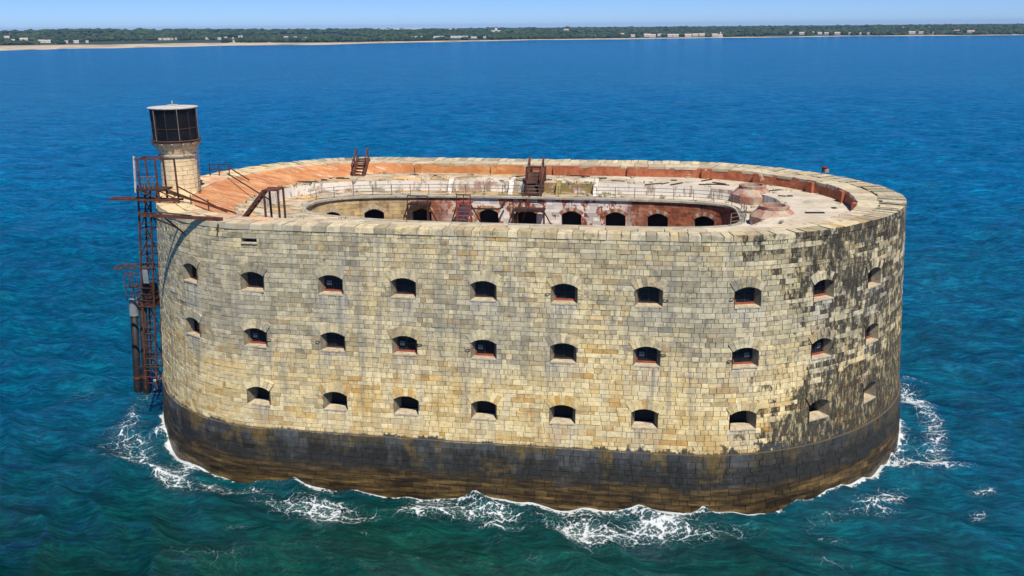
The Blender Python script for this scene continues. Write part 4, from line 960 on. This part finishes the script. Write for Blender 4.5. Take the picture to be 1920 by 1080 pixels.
# houses along that shore: x, y, width
HS = [(-2036, 2553, 18), (-1838, 2322, 11), (-1838, 2368, 25), (-1683, 2235, 20), (-1666, 2237, 17), (-1590, 2210, 11), (-1562, 2212, 15), (-1553, 2247, 8), (-1485, 2510, 11), (-1471, 2511, 11), (-1459, 2513, 12), (-1457, 2530, 8), (-1464, 2566, 7), (-1373, 2591, 11), (-1323, 2572, 12), (-1348, 2665, 10), (-1305, 2627, 6), (-1376, 2819, 6), (-1386, 2859, 7), (-1141, 2657, 16), (-1111, 2656, 12), (-1049, 2587, 8), (-884, 2673, 14), (-845, 2676, 21), (-726, 2703, 48), (-664, 2730, 41), (-618, 2758, 35), (-592, 2757, 36), (-552, 2726, 23), (-523, 2753, 13), (-660, 3743, 52), (-381, 3939, 24), (-104, 3087, 18), (-61, 2831, 15), (-17, 2883, 24), (0, 2795, 23), (22, 2983, 15), (55, 2837, 20), (72, 2834, 21), (110, 2828, 24), (135, 2905, 21), (158, 2933, 22), (194, 2872, 22), (208, 2815, 14), (492, 3344, 13), (504, 3176, 19), (559, 3281, 15), (566, 3194, 16), (580, 3143, 16), (612, 3127, 20), (657, 3153, 9), (688, 3134, 9), (710, 3121, 8), (1114, 4300, 11), (1222, 4276, 11), (851, 3135, 23), (887, 3164, 16), (1072, 3405, 19), (1072, 3254, 25), (920, 3143, 7)]
M['hwall'] = mat_simple('white_house_render', (.62, .60, .56), (.74, .71, .66), .2, .9)
M['hroof'] = mat_simple('clay_tile_roof', (.42, .32, .26), (.54, .44, .37), .2, .9)
M['hflat'] = mat_simple('pale_flat_roof', (.62, .62, .60), (.72, .72, .70), .2, .9)
def house(x, y, wd, label, group, hgt, roof, cat='house', tower=False, name='house'):
    wd *= .85; hgt *= .72
    t = math.atan2(x, y); z = float(ground(t, math.hypot(x, y))) + .2; h = thing(name, label, cat, (x, y, z), group); K = Kit(h)
    rz = -t + random.uniform(-.25, .25); dp = min(wd * .7, 14); b = MB(); b.box((x, y, z + hgt / 2 - 1), (wd, dp, hgt + 2), rz); K.part(b, 'wall', M['hwall'])
    c, s = math.cos(rz), math.sin(rz); R = lambda i, j, k: (x + c * i - s * j, y + s * i + c * j, z + k); e = .5; a, d = wd / 2 + e, dp / 2 + e; b = MB()
    if roof == 'gable':
        b.quad(R(-a, -d, hgt - .1), R(a, -d, hgt - .1), R(a, 0, hgt + dp * .28), R(-a, 0, hgt + dp * .28)); b.quad(R(a, d, hgt - .1), R(-a, d, hgt - .1), R(-a, 0, hgt + dp * .28), R(a, 0, hgt + dp * .28))
        b.quad(R(-a, -d, hgt - .1), R(-a, 0, hgt + dp * .28), R(-a, d, hgt - .1)); b.quad(R(a, -d, hgt - .1), R(a, d, hgt - .1), R(a, 0, hgt + dp * .28)); K.part(b, 'roof', M['hroof'])
    else:
        b.box((x, y, z + hgt + .25), (wd + .8, dp + .8, .5), rz); K.part(b, 'roof', M['hflat'])
    if tower:
        b = MB(); b.box((x, y, z + hgt + 3), (wd * .22, wd * .2, 7), rz); K.part(b, 'tower', M['hwall'])
        b = MB(); b.lathe([(wd * .15, hgt + 6), (0.01, hgt + 10)], (x, y, z), 8); K.part(b, 'tower_roof', M['hflat'])
    nwin = max(2, int(wd / 3.5))
    for k in range(nwin):
        i = -wd / 2 + wd * (k + .5) / nwin; b = MB(); b.quad(R(i - .6, -dp / 2 - .03, 1.0), R(i + .6, -dp / 2 - .03, 1.0), R(i + .6, -dp / 2 - .03, 2.6), R(i - .6, -dp / 2 - .03, 2.6)); K.part(b, 'window', M['glass'])
    return h
for i, (x, y, wd) in enumerate(HS):
    if i == 30: house(x, y, wd, 'large pale building with a central turret standing on the wooded ridge', None, 9, 'flat', 'building', True, 'manor_building')
    elif i == 43: house(x, y, wd, 'white house with a square turret at the end of the beach village', None, 8, 'gable', 'house', True)
    elif i == 31: house(x, y, wd, 'lone pale house on the ridge far behind the beach', None, 7, 'gable')
    elif wd >= 30: house(x, y, wd, 'long white flat roofed block behind the thin beach', 'long white blocks behind the beach', 8.5, 'flat', 'building', name='apartment_block')
    elif i < 8: house(x, y, wd, 'white house among dark trees behind the wide sand flats', 'white houses behind the sand flats', 6.5, 'gable')
    elif i < 22: house(x, y, wd, 'small white house along the foot of the wooded hill above the tan fields', 'small white houses below the wooded hill', 6, 'gable')
    elif i < 32: house(x, y, wd, 'smaller white house beside the long white blocks', 'small houses beside the long blocks', 6.5, 'flat')
    elif i < 44: house(x, y, wd, 'pale tiled house in the cluster beside the bright sand beach', 'houses of the beach village', 7, 'gable')
    elif i in (53, 54): house(x, y, wd, 'tiny pale house high on the far blue ridge', 'houses on the far ridge', 6, 'gable')
    else: house(x, y, wd, 'scattered white house in trees beyond the beach village', 'scattered houses beyond the beach village', 6.5, 'gable')
# shed row on the ridge
ls = thing('greenhouse_row', 'long low pale sheds in a line along the wooded ridge', 'shed', (-1060, 3750, 25)); K = Kit(ls)
for (x, y, l) in ((-1120, 3900, 190), (-900, 3950, 60)):
    t = math.atan2(x, y); z = float(ground(t, math.hypot(x, y))); b = MB(); b.box((x, y, z + 5.5), (l, 14, 11), -t); K.part(b, 'shed', M['hwall'])

# forest canopy: thousands of crowns that read as one mass
def ico():
    bm_ = bpy.data.meshes.new('tmp'); import bmesh
    b = bmesh.new(); bmesh.ops.create_icosphere(b, subdivisions=2, radius=1.0); v = np.array([q.co[:] for q in b.verts]); f = np.array([[q.index for q in x.verts] for x in b.faces]); b.free(); return v, f
iv, if_ = ico(); NT = 5200; r_ = np.random.default_rng(77)
th_ = r_.uniform(-.82, .52, NT * 3); d_ = 40 + 1900 * r_.random(NT * 3) ** 1.5; d_ += sandw(th_) - 30
xx, yy = (shore(th_) + d_) * np.sin(th_), (shore(th_) + d_) * np.cos(th_)
keep = np.ones(len(xx), bool)
fld = vnoise(xx, yy, 170, 31); keep &= fld > np.where((th_ < -.3) & (d_ < 800), .50, .20)
for (hx, hy, wd) in HS:
    r0 = math.hypot(hx, hy); ux, uy = hx / r0, hy / r0; al = (xx - hx) * ux + (yy - hy) * uy; ac = np.abs(-(xx - hx) * uy + (yy - hy) * ux)
    keep &= ~((ac < wd * .5 + 6) & (al > -340) & (al < 14))
idx = np.where(keep)[0][:NT]; xx, yy, th_, d_ = xx[idx], yy[idx], th_[idx], d_[idx]; nT = len(idx)
zz = ground(th_, shore(th_) + d_); rr = r_.uniform(4.5, 9.5, nT) * (1 + d_ / 2500); hh = r_.uniform(.75, 1.25, nT) * 6.0
jit = 1 + r_.normal(0, .16, (nT, len(iv), 1)); ang = r_.uniform(0, 6.28, nT); ca, sa_ = np.cos(ang)[:, None], np.sin(ang)[:, None]
L = iv[None] * jit; Vx = (L[..., 0] * ca - L[..., 1] * sa_) * rr[:, None] + xx[:, None]; Vy = (L[..., 0] * sa_ + L[..., 1] * ca) * rr[:, None] + yy[:, None]; Vz = L[..., 2] * hh[:, None] + (zz + hh * .72)[:, None]
V = np.stack([Vx, Vy, Vz], -1).reshape(-1, 3); F = (if_[None] + (np.arange(nT) * len(iv))[:, None, None]).reshape(-1, 3)
n = N('forest_foliage'); r1 = n.attr('rnd'); p = n.pos()
fc = n.ramp(r1, [(0, (.018, .036, .018)), (.5, (.034, .058, .024)), (1, (.055, .085, .034))]); n.bump(n.noise(p, .5, 4), 1, 1.0)
wood = raw_mesh('coastal_forest', V, F, np.repeat(r_.random(nT), len(if_)), n.out(fc, .95, .15), None); tag(wood, 'dark green mass of trees along the far coast', 'forest', kind='stuff')

# ------------------------------------------------------------------ air
b = MB(); b.box((0, 5000, 38), (27000, 21000, 84)); hz_ = b.build('haze', M['hwall']); tag(hz_, kind='stuff')
hm = bpy.data.materials.new('sea_air'); hm.use_nodes = True; t_ = hm.node_tree; t_.nodes.clear(); o_ = t_.nodes.new('ShaderNodeOutputMaterial'); v_ = t_.nodes.new('ShaderNodeVolumePrincipled')
v_.inputs['Density'].default_value = 5e-5; v_.inputs['Color'].default_value = (.33, .60, 1.0, 1); v_.inputs['Anisotropy'].default_value = 0.0
t_.links.new(v_.outputs[0], o_.inputs['Volume']); hz_.data.materials.clear(); hz_.data.materials.append(hm)
